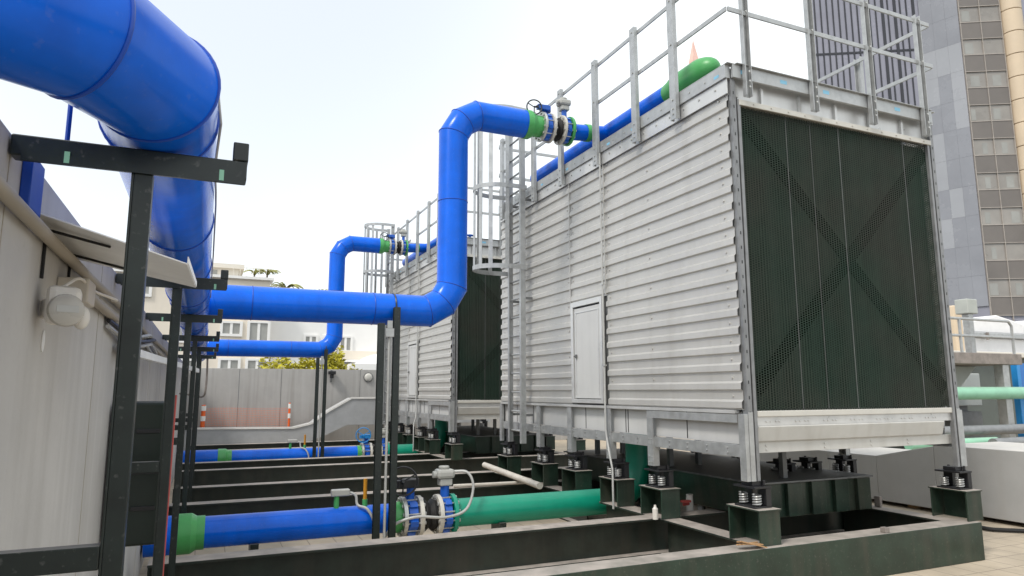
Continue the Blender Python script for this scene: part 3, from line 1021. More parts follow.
def riser(label, dy):
    y, z, r = 7.8+dy, 2.938, .183
    xv, zt = 2.663, 5.483
    t = thing('riser_pipe', label, 'pipe', (xv, y, z), 'blue risers feeding the cooling towers')
    b1 = bend((xv, y, z), (1, 0, 0), (0, 0, 1), .424)
    b2 = bend((xv, y, zt), (0, 0, 1), (1, 0, 0), .424)
    pts = [Vector((.0, y, z))]+b1+b2+[Vector((3.636, y, zt))]
    obj('pipe_body', MB().tube(pts, r, 40), 'blue', t, smooth=20)
    obj('branch_cone', MB().tube([(HX, y, HZ+.02), (-.06, y, z-.03), (.03, y, z)], r, 40, True, [.12, .165, r+.002]), 'blue', t, smooth=25)
    dirs = [(pts[i+1]-pts[i]).normalized() for i in range(len(pts)-1)]
    for i in range(1, len(pts)-1):
        obj('weld_seam', mitre_ring(pts[i], dirs[i-1], dirs[i], r), 'blue_dark', t, smooth=True)
    for c, a in (((.40, y, z), (1, 0, 0)), ((1.70, y, z), (1, 0, 0)), ((xv, y, 4.31), (0, 0, 1))):
        obj('weld_seam', weld(MB(), c, a, r), 'blue_dark', t, smooth=True)
    obj('reducer', MB().tube([(3.636, y, zt), (3.71, y, zt), (3.785, y, zt), (3.88, y, zt)], r, 32, True, [r+.007, r+.007, .145, .142]), 'green', t, smooth=25)
    # branch into the distribution pipe on the deck
    obj('branch_pipe', MB().cyl((4.32, y, zt), (4.87, y, zt+.05), .111, 24), 'blue', t, smooth=20)
    obj('branch_collar', MB().cyl((4.56, y, zt+.022), (4.63, y, zt+.028), .120, 24), 'green', t, smooth=25)
    return t
RIS = riser('thick blue riser pipe crossing in front and bending up to the near cooling tower', 0)
dup(RIS, (0, DY, 0), 'thinner looking blue riser pipe behind it bending up to the far cooling tower')

def bolts(mb, x0, x1, y, z, r, n, br=.011):
    for i in range(n):
        a = 2*pi*(i+.5)/n
        cy, cz = y+r*math.cos(a), z+r*math.sin(a)
        mb.cyl((x0, cy, cz), (x1, cy, cz), br*.6, 6)
        mb.cyl((x0-.012, cy, cz), (x0, cy, cz), br*1.35, 6).cyl((x1, cy, cz), (x1+.012, cy, cz), br*1.35, 6)
    return mb

def valve_set(label, x, y, z, rf, sc, wheel_mat, body='bluevalve', low=False, gear=None, hs=1., g_off=.1, m_off=.12, wheel=(-.12, -.1, .0, .12)):
    """butterfly valve with gear and handwheel, rubber joint, motor valve; pipe axis along X"""
    t = thing('valve_assembly', label, 'valve', (x, y, z), 'bolted valve sets in the pipes')
    s = sc
    gear = gear or ('blackiron' if low else body)
    def ring(name, a, b, r, m, **k):
        return obj(name, MB().cyl((x+a*s, y, z), (x+b*s, y, z), r, 32), m, t, smooth=30, bevel=.003, **k)
    ring('flange', 0, .035, rf, 'zinc')
    def wafer(a, b):
        mb = MB().cyl((x+a*s, y, z), (x+b*s, y, z), rf*.84, 32)
        for i in range(6):
            an = 2*pi*(i+.25)/6
            c = Vector((0, math.cos(an), math.sin(an)))
            mb.bar((x+(a+.005)*s, y+c.y*rf*.82, z+c.z*rf*.82), (x+(b-.005)*s, y+c.y*rf*.82, z+c.z*rf*.82), .05*s, .05*s, c)
        return obj('valve_body', mb, body, t, smooth=30, bevel=.003)
    v1 = wafer(.05, .13)
    ring('flange', .145, .18, rf, 'ring_white')
    mb = MB().tube([(x+.18*s, y, z), (x+.215*s, y, z), (x+.25*s, y, z), (x+.285*s, y, z), (x+.32*s, y, z)], .1, 28, True, [rf*.70, rf*.80, rf*.62, rf*.80, rf*.70])
    obj('rubber_joint', mb, 'rubber', t, smooth=True)
    ring('flange', .32, .355, rf, 'ring_white')
    v2 = wafer(.37, .44)
    ring('flange', .455, .49, rf, 'teal' if low else 'green')
    mb = MB()
    bolts(mb, x-.004, x+.184*s, y, z, rf*.86, 12, .012*s)
    obj('flange_bolt', mb, 'zinc', t)
    obj('flange_bolt', bolts(MB(), x+.316*s, x+.494*s, y, z, rf*.86, 12, .012*s), 'zinc', t)
    # gear operator and wheel
    xc = x+.09*s
    gz = z+rf+g_off
    obj('valve_neck', MB().cyl((xc, y, z+rf*.8), (xc, y, gz), .035*s, 16), body, t, smooth=30)
    obj('gear_box', MB().cyl((xc, y, gz), (xc, y, gz+.08*hs), .085*hs, 20).box((xc-.15*hs, y-.085*hs, gz+.005), (xc+.05*hs, y-.01*hs, gz+.075*hs)), gear, t, smooth=30, bevel=.005)
    wx, wy, wz, wr = xc+wheel[0], y+wheel[1], gz+.04*hs+wheel[2], wheel[3]
    mb = MB().torus((wx, wy, wz), (.25, 1, 0), wr, .010*hs, 32, 8)
    for k in range(3):
        a = 2*pi*k/3+.5
        mb.tube([(wx, wy, wz), (wx+wr*math.cos(a), wy-.25*wr*math.cos(a), wz+wr*math.sin(a))], .008*hs, 6)
    mb.cyl((wx, wy-.01, wz), (xc-.1*hs, y-.05*hs, gz+.04*hs), .015*hs, 10)
    obj('handwheel', mb, wheel_mat, t, smooth=True)
    # motor actuator
    xm = x+.405*s
    mz = z+rf+m_off
    obj('valve_neck', MB().cyl((xm, y, z+rf*.8), (xm, y, mz), .04*s, 16), body, t, smooth=30)
    a = obj('motor_actuator', MB().box((xm-.065*hs, y-.06*hs, mz), (xm+.065*hs, y+.06*hs, mz+.07*hs)), 'actuator', t, bevel=.012*hs)
    obj('motor_cover', MB().box((xm-.10*hs, y-.08*hs, mz+.071*hs), (xm+.09*hs, y+.08*hs, mz+.165*hs)), 'actuator', a, bevel=.03*hs)
    obj('dome_cap', MB().cyl((xm-.01*hs, y, mz+.166*hs), (xm-.01*hs, y, mz+.195*hs), .055*hs, 18), 'actuator', a, bevel=.008*hs)
    obj('side_knob', MB().cyl((xm-.135*hs, y-.02*hs, mz+.115*hs), (xm-.101*hs, y-.02*hs, mz+.115*hs), .035*hs, 14), 'actuator', a, bevel=.004)
    return t

def smooth_path(pts, k=8):
    """Catmull-Rom"""
    P = [Vector(p) for p in pts]
    P = [P[0]*2-P[1]]+P+[P[-1]*2-P[-2]]
    out = []
    for i in range(1, len(P)-2):
        for j in range(k):
            u = j/k
            a, b, c, d = P[i-1], P[i], P[i+1], P[i+2]
            out.append(.5*((2*b)+(c-a)*u+(2*a-5*b+4*c-d)*u*u+(3*b-a-3*c+d)*u**3))
    out.append(P[-2])
    return out

V1 = valve_set('blue valve set with handwheel high up at the near cooling tower', 3.872, 7.8, 5.483, .199, .915, 'blackiron', hs=.92, g_off=.02, m_off=.085, wheel=(-.21, -.10, -.04, .10))
dup(V1, (0, DY, 0), 'small distant valve set high up beside the far caged ladder')
FY, FZC, FR = 7.84, .594, .155
V2 = valve_set('large valve set with grey actuator on the front floor pipe', 2.09, FY, FZC, .223, 1.30, 'blackiron', low=True, hs=1.14, g_off=.10, m_off=.095, wheel=(-.125, -.145, .04, .155))
valve_set('distant valve set with light blue handwheel on the far floor pipe', 3.36, FY+DY, FZC, .223, 1.30, 'skyblue', low=True, gear='skyblue', hs=1.1, g_off=.10, m_off=.10, wheel=(-.10, -.15, .04, .165))
def floor_pipe(label, dy, xs, xv, dz=0.):
    """xs: shift of the left coupling, xv: shift of the valve"""
    y, z, r = FY+dy, FZC+dz, FR
    t = thing('floor_pipe', label, 'pipe', (1.5, y, z), 'blue and green pipes along the floor')
    obj('pipe_body', MB().cyl((.03+xs, y, z), (2.02+xv, y, z), r, 40), 'blue', t, smooth=25)
    obj('pipe_stub', MB().cyl((-.46, y, z-.005), (-.18+xs, y, z-.005), r+.032, 40), 'blue', t, smooth=25)
    obj('coupling', MB().tube([(-.20+xs, y, z), (-.05+xs, y, z), (.0+xs, y, z), (.075+xs, y, z)], r, 32, True, [r+.04, r+.04, r+.010, r+.010]), 'green', t, smooth=25)
    obj('coupling', MB().cyl((1.99+xv, y, z), (2.089+xv, y, z), r+.012, 32), 'green', t, smooth=25)
    pts = [Vector((2.735+xv, y, z))]+bend((5.30, y, z), (1, 0, 0), (0, 0, 1), .46, 5)+[Vector((5.30, y, 1.5))]
    obj('pipe_body', MB().tube(pts, r+.004, 40), 'teal', t, smooth=20)
    for x in (.55+xs, 3.3+xv*.4):
        obj('saddle', MB().box((x-.04, y-.14, FZ+.002), (x+.04, y+.14, z-r+.02)), 'post', t)
    # flow switch with flexible conduit, sight tube
    xa = 1.375+xs*.8
    obj('switch_stem', MB().cyl((xa, y-.02, z+r-.01), (xa, y-.02, z+r+.12), .028, 12), 'green', t)
    obj('flow_switch', MB().box((xa-.06, y-.06, z+r+.12), (xa+.14, y+.03, z+r+.19)), 'actuator', t, bevel=.012)
    pts = smooth_path([(xa+.12, y-.03, z+r+.16), (xa+.20, y-.05, z+r+.12), (xa+.22, y-.08, z+r+.02), (xa+.31, y-.17, z+r-.02), (xa+.38, y-.22, z-.03), (xa+.36, y-.24, FZ+.03)])
    obj('flexible_conduit', MB().tube(pts, .015, 8), 'conduit', t, smooth=True)
    xb = 1.685+xs*.8
    obj('tube_socket', MB().cyl((xb, y-.02, z+r-.01), (xb, y-.02, z+r+.07), .028, 12), 'green', t)
    obj('sight_tube', MB().cyl((xb, y-.02, z+r+.07), (xb, y-.02, z+r+.29), .021, 12), 'amber', t, smooth=True)
    return t
floor_pipe('blue floor pipe with green end turning teal, in front under the near tower', 0, 0, 0)
floor_pipe('distant blue and green floor pipe under the far cooling tower', DY, .52, 1.27)
# actuator hose
pts = smooth_path([(2.70, 7.81, 1.07), (2.85, 7.71, 1.06), (2.90, 7.65, .90), (2.80, 7.60, .67), (2.55, 7.58, .60), (2.21, 7.57, .63), (1.98, 7.61, .565), (1.87, 7.62, .44)])
obj('flexible_hose', MB().tube(pts, .016, 8), 'conduit', smooth=True, label='grey flexible hose looping from the actuator of the front valve', cat='hose')
obj('pvc_pipe', MB().tube([(4.33, 10.9, ZB+.14), (4.20, 8.55, ZB+.09)], .045, 14), 'pvc', smooth=30, label='loose dirty white pipe lying across the frame beams', cat='pipe')
obj('pvc_pipe', MB().cyl((3.3, 9.5, ZB+.025), (4.5, 9.42, ZB+.025), .024, 12), 'pvc', smooth=30, label='thin pale tube resting on the black beam behind the floor pipe', cat='pipe')
# white bottle on the second pedestal's foot
mb = MB().cyl((4.47, 6.31, ZB+.002), (4.47, 6.31, ZB+.11), .03, 14).tube([(4.47, 6.31, ZB+.11), (4.47, 6.31, ZB+.13), (4.47, 6.31, ZB+.15)], .02, 12, True, [.03, .014, .012])
obj('bottle', mb, 'white_plastic', smooth=35, label='little white plastic bottle standing at the foot of the second pedestal', cat='bottle')
# drain pipes below the trough
t = thing('drain_pipe', 'white drain stub with a red tap under the near cooling tower', 'pipe', (5.25, 6.75, ZB))
obj('pipe_body', MB().cyl((5.25, 6.72, FZ+.01), (5.25, 6.72, .80), .04, 14), 'white_plastic', t, smooth=30)
obj('tap_handle', MB().box((5.10, 6.64, .72), (5.21, 6.70, .745)).cyl((5.12, 6.67, .70), (5.21, 6.69, .70), .018, 8), 'red', t, bevel=.004)
obj('drain_pipe', MB().cyl((5.52, 6.85, FZ+.01), (5.52, 6.85, .72), .045, 14), 'conduit', smooth=30, label='grey drain stub right of the red tap under the near tower', cat='pipe')
# ------------------------------------------------------------------ overhead pipe supports on the left
def support(label, y, xs):
    x = -.186+xs
    t = thing('pipe_support', label, 'pipe support', (x, y, FZ), 'black steel supports carrying the overhead header')
    mb = MB()
    mb.box((x-.024, y-.022, FZ+.002), (x-.018, y+.026, 2.572)).box((x-.0178, y-.022, FZ+.002), (x+.026, y-.016, 2.572))
    mb.box((x-.0178, y+.020, FZ+.002), (x+.026, y+.026, 2.572)).box((x+.020, y-.0158, FZ+.002), (x+.026, y+.0198, 2.572))
    obj('post', mb, 'post', t, bevel=.002)
    a = obj('arm', MB().box((-.475, y-.028, 2.578), (.07+xs, y+.028, 2.632)), 'post', t, bevel=.004)
    obj('stop_block', MB().box((.032+xs, y-.03, 2.6325), (.072+xs, y+.03, 2.685)), 'post', a, bevel=.003)
    obj('arm_lip', MB().box((-.45, y-.031, 2.565), (.066+xs, y-.0286, 2.5895)), 'post', a)
    for xk in (-.36, .0+xs):
        obj('clip', MB().box((xk, y-.0312, 2.57), (xk+.012, y-.0285, 2.60)), 'mint', a)
    obj('brace', MB().box((-.478 if y < 3 else -.39, y-.02, 1.575), (x-.0245, y+.02, 1.632)), 'post', t, bevel=.003)
    obj('base_plate', MB().box((x-.08, y-.08, FZ+.002), (x-.0245, y+.08, FZ+.014)).box((x+.0265, y-.08, FZ+.002), (x+.08, y+.08, FZ+.014)), 'post', t)
    return t
for y, xs, lb in ((2.0, 0, 'nearest tall black steel support under the big blue bend'), (4.2, .01, 'second black steel support from the front, beside the green cabinet'),
              (6.25, .025, 'third black steel support, its foot behind the blue floor pipe end'), (8.6, .045, 'fourth black steel support in the row under the header'),
              (10.8, .07, 'fifth black steel support in the row under the header'), (13.2, .07, 'farthest black steel support below the header end')):
    support(lb, y, xs)
obj('hanger_plate', MB().box((-.4795, 2.12, 2.485), (-.455, 2.26, 2.63)), 'blue_dark', bevel=.003, label='blue painted plate on the left wall under the nearest arm', cat='bracket')
# post pairs under the risers
def post_pair(label):
    y = 7.568
    t = thing('riser_support', label, 'pipe support', (1.85, y, FZ), 'black post pairs under the blue risers')
    zb = FZ+.002
    for x, zt in ((1.757, 2.751), (1.931, 2.939)):
        mb = MB().box((x-.036, y-.032, zb), (x+.036, y-.023, zt)).box((x-.036, y+.023, zb), (x+.036, y+.032, zt)).box((x-.010, y-.0228, zb), (x+.036, y+.0228, zt))
        obj('post', mb, 'post', t, bevel=.002)
    obj('conduit', MB().cyl((1.847, y-.01, zb), (1.847, y-.01, 2.675), .015, 10), 'conduit', t, smooth=True)
    obj('clamp', MB().box((1.797, y-.06, 2.597), (1.892, y-.0331, 2.693)).box((1.816, y-.06, 2.6935), (1.873, y-.0331, 2.78)), 'galv', t, bevel=.003)
    obj('pipe_strap', MB().torus((1.936, 7.8, 2.938), (1, 0, 0), .192, .009, 32, 6), 'post', t, smooth=True)
    return t
Q = post_pair('pair of black posts in the middle holding up the front blue riser')
dup(Q, (.52, DY, 0), 'distant pair of black posts holding up the rear blue riser')

# ------------------------------------------------------------------ things on the left wall
t = thing('metal_flashing', 'pale sheet metal hood sticking out of the left wall beneath the header', 'flashing', (-.3, 3, 2.5))
mb = MB()
mb.prism([(-.479, 2.33, 2.515), (-.479, 3.02, 2.50), (-.06, 3.02, 2.415), (-.075, 2.33, 2.392)], (0, 0, .004))
mb.prism([(-.075, 2.33, 2.396), (-.06, 3.02, 2.419), (-.06, 3.02, 2.440), (-.075, 2.33, 2.417)], (.003, 0, 0))
obj('sheet', mb, 'ledge', t)
for y in (2.45, 2.87):
    obj('bracket', MB().box((-.4785, y-.005, 2.34), (-.470, y+.005, 2.488)).bar((-.474, y, 2.492), (-.30, y, 2.452), .010, .008), 'rubber', t, bevel=.002)
pts = [(-.455, y, 2.46+.006*math.sin(y*1.7)) for y in [x*.4 for x in range(2, 31)]]
obj('wall_conduit', MB().tube(pts, .019, 10), 'beige_conduit', smooth=True, label='upper beige conduit running along the left wall', cat='conduit')
pts = [(-.458, 2.95, 2.40), (-.456, 3.3, 2.385), (-.455, 4.2, 2.38), (-.455, 6, 2.39), (-.455, 9, 2.39)]
obj('wall_conduit', MB().tube(smooth_path(pts), .02, 10), 'beige_conduit', smooth=True, label='lower beige conduit starting at the junction box on the left wall', cat='conduit')
t = thing('emergency_light', 'rounded white lamp unit with round lens on the left wall', 'wall light', (-.48, 2.75, 2.3))
def lp(u, v, w_):
    """lamp frame: u across, v out of its face, w up"""
    c, sn = math.cos(R(22)), math.sin(R(22))
    u, v, w_ = u*.76, v*.80, w_*.76
    return (-.402+u*c+v*sn, 2.42+u*sn-v*c, 2.243+w_)
def lbox(u0, v0, w0, u1, v1, w1):
    mb = MB()
    mb.prism([lp(u0, v0, w0), lp(u1, v0, w0), lp(u1, v1, w0), lp(u0, v1, w0)], (0, 0, w1-w0))
    return mb
obj('housing', lbox(-.062, -.05, -.058, .062, .0, .062), 'white_plastic', t, bevel=.022)
l = obj('lens', MB().tube([lp(.004, .0, 0), lp(.004, .018, 0), lp(.004, .026, 0)], .05, 28, True, [.050, .047, .034]), 'clear_plastic', t, smooth=30)
obj('lens_bar', lbox(-.034, .0265, -.010, .042, .029, .010), 'conduit', l)
obj('rear_cover', MB().sphere(lp(.072, -.05, -.02), .030, (.8, .8, 1.25)), 'white_plastic', t, smooth=True)
obj('wall_bracket', lbox(-.06, -.12, -.03, .02, -.0505, .03), 'white_plastic', t, bevel=.008)
pts = smooth_path([lp(-.04, -.02, .06), lp(0, -.04, .10), (-.40, 2.62, 2.37), (-.39, 2.85, 2.36), (-.34, 3.05, 2.355), (-.36, 3.12, 2.36)])
obj('cable', MB().tube(pts, .005, 8), 'white_plastic', t, smooth=True)
obj('junction_box', MB().box((-.4795, 2.70, 2.30), (-.385, 2.86, 2.385)), 'pvc', bevel=.006, label='yellowed square junction box behind the wall lamp', cat='junction box')
obj('wall_tag', MB().prism([(-.4795, 2.575+.02*math.cos(a), 2.158+.035*math.sin(a)) for a in [2*pi*i/16 for i in range(16)]], (.003, 0, 0)), 'white_paint', label='small white oval tag stuck on the left wall', cat='tag')
t = thing('green_cabinet', 'dark green metal cabinet on the left wall behind the posts', 'cabinet', (-.33, 4.7, 1.15))
obj('body', MB().box((-.45, 4.42, 1.16), (-.20, 5.0, 1.94)).box((-.479, 4.6, 1.3), (-.4505, 4.9, 1.8)), 'cabinet', t, bevel=.02)
for z in (1.36, 1.78):
    d = obj('latch', MB().box((-.199, 4.62, z-.012), (-.19, 4.80, z+.012)), 'blackiron', t, bevel=.003)
    obj('latch', MB().box((-.34, 4.41, z-.012), (-.22, 4.419, z+.012)), 'blackiron', t, bevel=.003)
obj('door_gap', MB().box((-.445, 4.4175, 1.545), (-.205, 4.4195, 1.552)), 'blackiron', t)
obj('red_conduit', MB().cyl((-.155, 4.36, FZ+.5), (-.150, 4.36, 1.98), .005, 10), 'red', smooth=True, label='thin red conduit upright beside the second black support', cat='conduit')
# cable tray on wall further back
t = thing('cable_tray', 'pale cable tray strut with hanging cables along the left wall', 'cable tray', (-.4, 6.5, 2.25))
obj('strut', MB().bar((-.44, 4.3, 2.235), (-.10, 9.6, 2.26), .03, .05), 'ledge', t, bevel=.003)
for i, (z, dx) in enumerate(((2.30, 0), (2.33, .02), (2.36, -.01))):
    pts = smooth_path([(-.46, 3.9, z+.02), (-.42+dx, 4.8, z-.02), (-.36+dx, 5.3, z+.02), (-.43, 5.9, z+.05), (-.45, 7.4, z)])
    obj('cable', MB().tube(pts, .011, 7), 'blackiron' if i == 1 else 'conduit', t, smooth=True)

# ------------------------------------------------------------------ far end of the roof, left
t = thing('silver_duct', 'low silver sheet duct stepping up in front of the far wall', 'duct', (2.5, 21, FZ))
mb = MB()
top = [(-.45, 1.0), (2.4, .96), (2.9, 1.08), (3.35, 1.42), (4.02, 1.80), (5.6, 1.80), (8.5, 1.8)]
bot = [(8.5, 1.0), (5.6, 1.0), (3.9, 1.0), (3.3, .72), (2.7, .5), (2.2, .42), (-.45, .42)]
mb.prism([(x, 20.9, z) for x, z in top+bot], (0, .7, 0))
obj('duct_body', mb, 'silverduct', t, bevel=.01)
mb = MB()
for i in range(len(top)-1):
    mb.bar((top[i][0], 20.885, top[i][1]+.0), (top[i+1][0], 20.885, top[i+1][1]), .028, .05)
obj('duct_flange', mb, 'white_paint', t)
for x in (.2, 1.9, 5.0, 7.5):
    obj('duct_stand', MB().box((x-.03, 21.0, FZ+.001), (x+.03, 21.5, .42 if x < 3 else 1.0)), 'galv_dark', t)
obj('roof_kerb', MB().box((2.9, 20.2, FZ+.002), (7.3, 20.5, FZ+.3)), 'facade_g', bevel=.01, label='low beige kerb on the roof before the silver duct', cat='kerb')
for x, h, lb in ((-.02, 1.62, 'tall orange and white barrier post beside the left supports'), (2.35, 1.66, 'thin orange and white barrier post behind the middle of the silver duct'), (3.14, 1.70, 'short orange and white barrier post above the duct slope')):
    t = thing('barrier_post', lb, 'barrier post', (x, 21.85, FZ), 'orange barrier posts at the far wall')
    rp = .07 if x < 1 else .04
    obj('shaft', MB().tube([(x, 21.85, FZ+.04), (x, 21.85, h)], rp, 12, True, [rp, rp*.75]), 'orange', t, smooth=30)
    for z in (h-.03, h-.32, h-.75):
        obj('reflective_band', MB().cyl((x, 21.85, z-.14), (x, 21.85, z), rp*1.03, 12), 'white_paint', t, smooth=30)
    obj('foot', MB().box((x-.18, 21.7, FZ+.002), (x+.18, 22.0, FZ+.05)), 'rubber', t, bevel=.01)
mb = MB()
for i in range(56):
    x = .0+i*.0421
    mb.box((x, 21.84, .72), (x+.005, 21.843, 1.52+.04*math.sin(i*.12)))
for j in range(12):
    z = .75+j*.068
    mb.box((0, 21.8435, z), (2.36, 21.846, z+.005))
obj('barrier_net', mb, 'netting', label='thin pink orange mesh net strung before the far wall', cat='net')
t = thing('wall_lamp', 'round pale bulkhead lamp on the far concrete wall', 'wall light', (4.72, 22.1, 2.4))
obj('rim', MB().cyl((4.76, 22.148, 2.44), (4.76, 22.11, 2.44), .15, 24), 'galv_dark', t, smooth=30)
obj('lens', MB().sphere((4.76, 22.11, 2.44), .13, (1, .5, 1)), 'cream', t, smooth=True)
t = thing('security_camera', 'small dark camera bracket on top of the far wall', 'camera', (3.55, 22.1, 2.5))
obj('bracket', MB().box((3.56, 22.10, 2.28), (3.62, 22.149, 2.66)), 'galv_dark', t, bevel=.004)
obj('body', MB().box((3.48, 21.90, 2.52), (3.70, 22.10, 2.62)).cyl((3.59, 22.0, 2.40), (3.59, 22.0, 2.52), .06, 12), 'blackiron', t, bevel=.01)
obj('chain', MB().tube(smooth_path([(.0, 14.2, 2.66), (.01, 14.3, 2.3), (.0, 14.3, 2.0), (-.05, 14.4, 1.9), (-.22, 14.6, 1.93), (-.45, 14.8, 1.96)]), .018, 8), 'rust_beam', smooth=True, label='rusty hose dropping from the far end of the header pipe', cat='hose')

# ------------------------------------------------------------------ white ducts at the right
t = thing('insulated_duct', 'big pale insulated duct on the floor at the right with sunlit top', 'duct', (10.3, 5, FZ))
def duct_seg(y0, y1, z0, z1, xo=0.):
    x = 9.62
    mb = MB()
    mb.prism([(x, y0, FZ+.06), (x, y1, FZ+.06), (x, y1, z1), (x, y0, z0)], (1.5, 0, 0))
    return mb
obj('duct_section', duct_seg(2.0, 4.30, 1.22, 1.22), 'duct', t, bevel=.008)
obj('duct_section', duct_seg(4.304, 6.75, 1.22, 1.22), 'duct', t, bevel=.008)
obj('transition', duct_seg(6.754, 7.7, 1.20, .99), 'duct', t, bevel=.008)
obj('duct_section', duct_seg(7.704, 8.6, .99, .99), 'duct', t, bevel=.008)
obj('duct_section', duct_seg(8.604, 12.0, .99, .99), 'duct', t, bevel=.008)
for y in (3, 5.5, 7.2, 9.5, 11.5):
    obj('duct_stand', MB().box((9.75, y, FZ+.001), (11.0, y+.12, FZ+.0595)), 'wood', t)
# clutter at lower right
mb = MB().bar((8.05, 4.05, FZ+.02), (7.6, 4.45, FZ+.03), .05, .03).bar((7.9, 3.9, FZ+.045), (7.5, 4.35, FZ+.05), .03, .02)
obj('timber_offcut', mb, 'wood', bevel=.003, label='brown timber offcuts lying past the end of the front beam', cat='timber')
obj('concrete_slab', MB().box((7.7, 3.2, FZ+.001), (9.3, 4.1, FZ+.05)), 'facade_g', bevel=.01, label='thin pale slab on the floor at the bottom right corner', cat='slab')
obj('black_hose', MB().tube(smooth_path([(9.3, 3.6, FZ+.03), (9.1, 4.6, FZ+.03), (9.35, 5.3, FZ+.03), (9.0, 5.7, FZ+.03), (9.3, 6.1, FZ+.03)]), .025, 8), 'rubber', smooth=True, label='black hose lying at the foot of the big pale duct', cat='hose')

# pipes and platform behind, on the right
def pipe_run(label, p0, p1, r, m, grp=None):
    obj('service_pipe', MB().cyl(p0, p1, r, 20), m, smooth=30, label=label, cat='pipe', base=p0)
pipe_run('light mint green pipe running level at the right edge', (13.2, 9.5, 1.93), (21, 9.7, 1.93), .135, 'mint')
pipe_run('upper pinkish grey pipe above the pale duct at the right', (12.6, 9.0, 1.20), (20, 9.2, 1.17), .10, 'galv_mid')
pipe_run('lower grey pipe with dark ring behind the pale duct', (14.0, 8.6, .97), (20, 8.8, .97), .10, 'galv_mid')
pipe_run('short mint pipe below the grey pipes at the right', (12.0, 8.9, .98), (14.5, 8.85, .98), .09, 'mint')
pipe_run('yellow gas pipe glimpsed under the near cooling tower pan', (10.6, 12.5, 1.46), (12.4, 12.5, 1.46), .10, 'yellow')
pipe_run('dark grey pipe seen below the near cooling tower pan', (6.8, 8.6, 1.12), (9.6, 8.9, 1.16), .055, 'galv_dark')
pipe_run('pale pipe seen low under the near cooling tower pan', (9.2, 12.8, 1.1), (15, 12.8, 1.15), .09, 'pvc')
pipe_run('white pipe with red cap under the near cooling tower pan', (9.62, 8.9, 1.16), (10.4, 8.95, 1.16), .06, 'white_plastic')
t = thing('service_platform', 'rusty steel platform with pipe railing on the right behind the tower', 'platform', (16, 10, FZ))
obj('deck', MB().box((13.5, 9.55, 2.56), (16.9, 12.5, 2.80)), 'rust_beam', t, bevel=.01)
for x in (16.25, 13.9):
    obj('leg', MB().box((x, 9.6, FZ+.001), (x+.22, 9.8, 2.559)), 'galv', t, bevel=.01)
for z in (3.54, 3.17):
    obj('railing', MB().tube([(13.5, 9.6, z), (16.62, 9.6, z), (16.72, 9.6, z-.1), (16.72, 9.6, 2.8)] if z > 3.5 else [(13.5, 9.6, z), (16.7, 9.6, z)], .03, 10), 'galv', t, smooth=30)
    obj('railing', MB().tube([(13.5, 12.4, z), (16.7, 12.4, z)], .03, 10), 'galv', t, smooth=30)
for x, y in ((14.9, 9.6), (15.25, 12.4), (13.9, 12.4)):
    obj('railing_post', MB().cyl((x, y, 2.8), (x, y, 3.54), .03, 10), 'galv', t, smooth=30)
m_ = thing('equipment_mast', 'grey square mast with a box head rising from the platform', 'mast', (15.7, 10.0, 2.8))
obj('mast_tube', MB().box((15.80, 9.95, 2.801), (15.96, 10.10, 3.72)), 'galv', m_, bevel=.01)
obj('head_box', MB().box((15.72, 9.9, 3.721), (16.08, 10.2, 4.06)), 'acgrey', m_, bevel=.02)
t = thing('plant_shed', 'dark grey green plant shed under the platform at the right', 'shed', (20, 13.5, FZ))
obj('wall', MB().box((13.0, 12.8, FZ), (30, 14.2, 2.95)), 'shed', t, bevel=.02)
obj('roof_slab', MB().box((12.8, 12.6, 2.951), (30.3, 14.3, 3.10)), 'facade_g', t, bevel=.02)
t = thing('white_annexe', 'low white annexe with grey gutter and sheeted roof behind the platform railing', 'building', (24, 16, FZ))
obj('wall', MB().box((15, 15, FZ), (33, 18, 3.78)), 'tarp', t, bevel=.03)
obj('gutter', MB().box((14.9, 14.85, 3.785), (33, 15.05, 3.95)), 'galv', t, bevel=.02)
for i in range(6):
    x = 15+i*3
    obj('roof_sheet', MB().prism([(x, 15.06, 3.96), (x+2.98, 15.06, 3.96), (x+2.98, 15.06, 4.36), (x+1.5, 15.06, 4.62), (x, 15.06, 4.36)], (0, 2.8, 0)), 'tarp', t, bevel=.05)
    obj('gutter_bracket', MB().box((x+.4, 14.8, 3.70), (x+.5, 14.849, 3.95)), 'rust_beam', t)
obj('tan_cabinet', MB().box((22.0, 14.3, 3.2), (22.4, 14.7, 4.72)), 'beigestone', bevel=.05, label='tan cabinet peeking out beside the near tower above the platform', cat='cabinet')
t = thing('ventilation_unit', 'pale box ventilation unit with hood under the platform', 'ventilation unit', (14.5, 11.3, FZ))
obj('housing', MB().box((17.2, 11.4, 1.60), (18.3, 12.3, 2.42)), 'acgrey', t, bevel=.02)
obj('hood', MB().prism([(15.0, 10.4, 2.545), (16.6, 10.4, 2.545), (15.95, 10.4, 2.05), (15.0, 10.4, 2.05)], (0, .25, 0)), 'acgrey', t, bevel=.01)
obj('stand', MB().box((17.1, 11.5, FZ+.001), (18.4, 12.2, 1.45)).box((17.5, 11.6, 1.45), (18.0, 12.0, 1.599)), 'galv_dark', t)
t = thing('blue_panel', 'bright blue panel door with pale edge at the right border', 'panel', (17.6, 9.3, FZ))
obj('leaf', MB().box((17.55, 10.0, FZ+.001), (19.0, 10.1, 2.62)), 'bluepanel', t, bevel=.01)
obj('edge', MB().box((17.42, 9.98, FZ+.001), (17.548, 10.12, 2.64)), 'skyblue', t, bevel=.01)
# cream plant house past the right rear
obj('plant_house', MB().box((17, 25, -15), (34, 32, 6.3)), 'facade', bevel=.05, label='cream low plant house beyond the platform', cat='building')

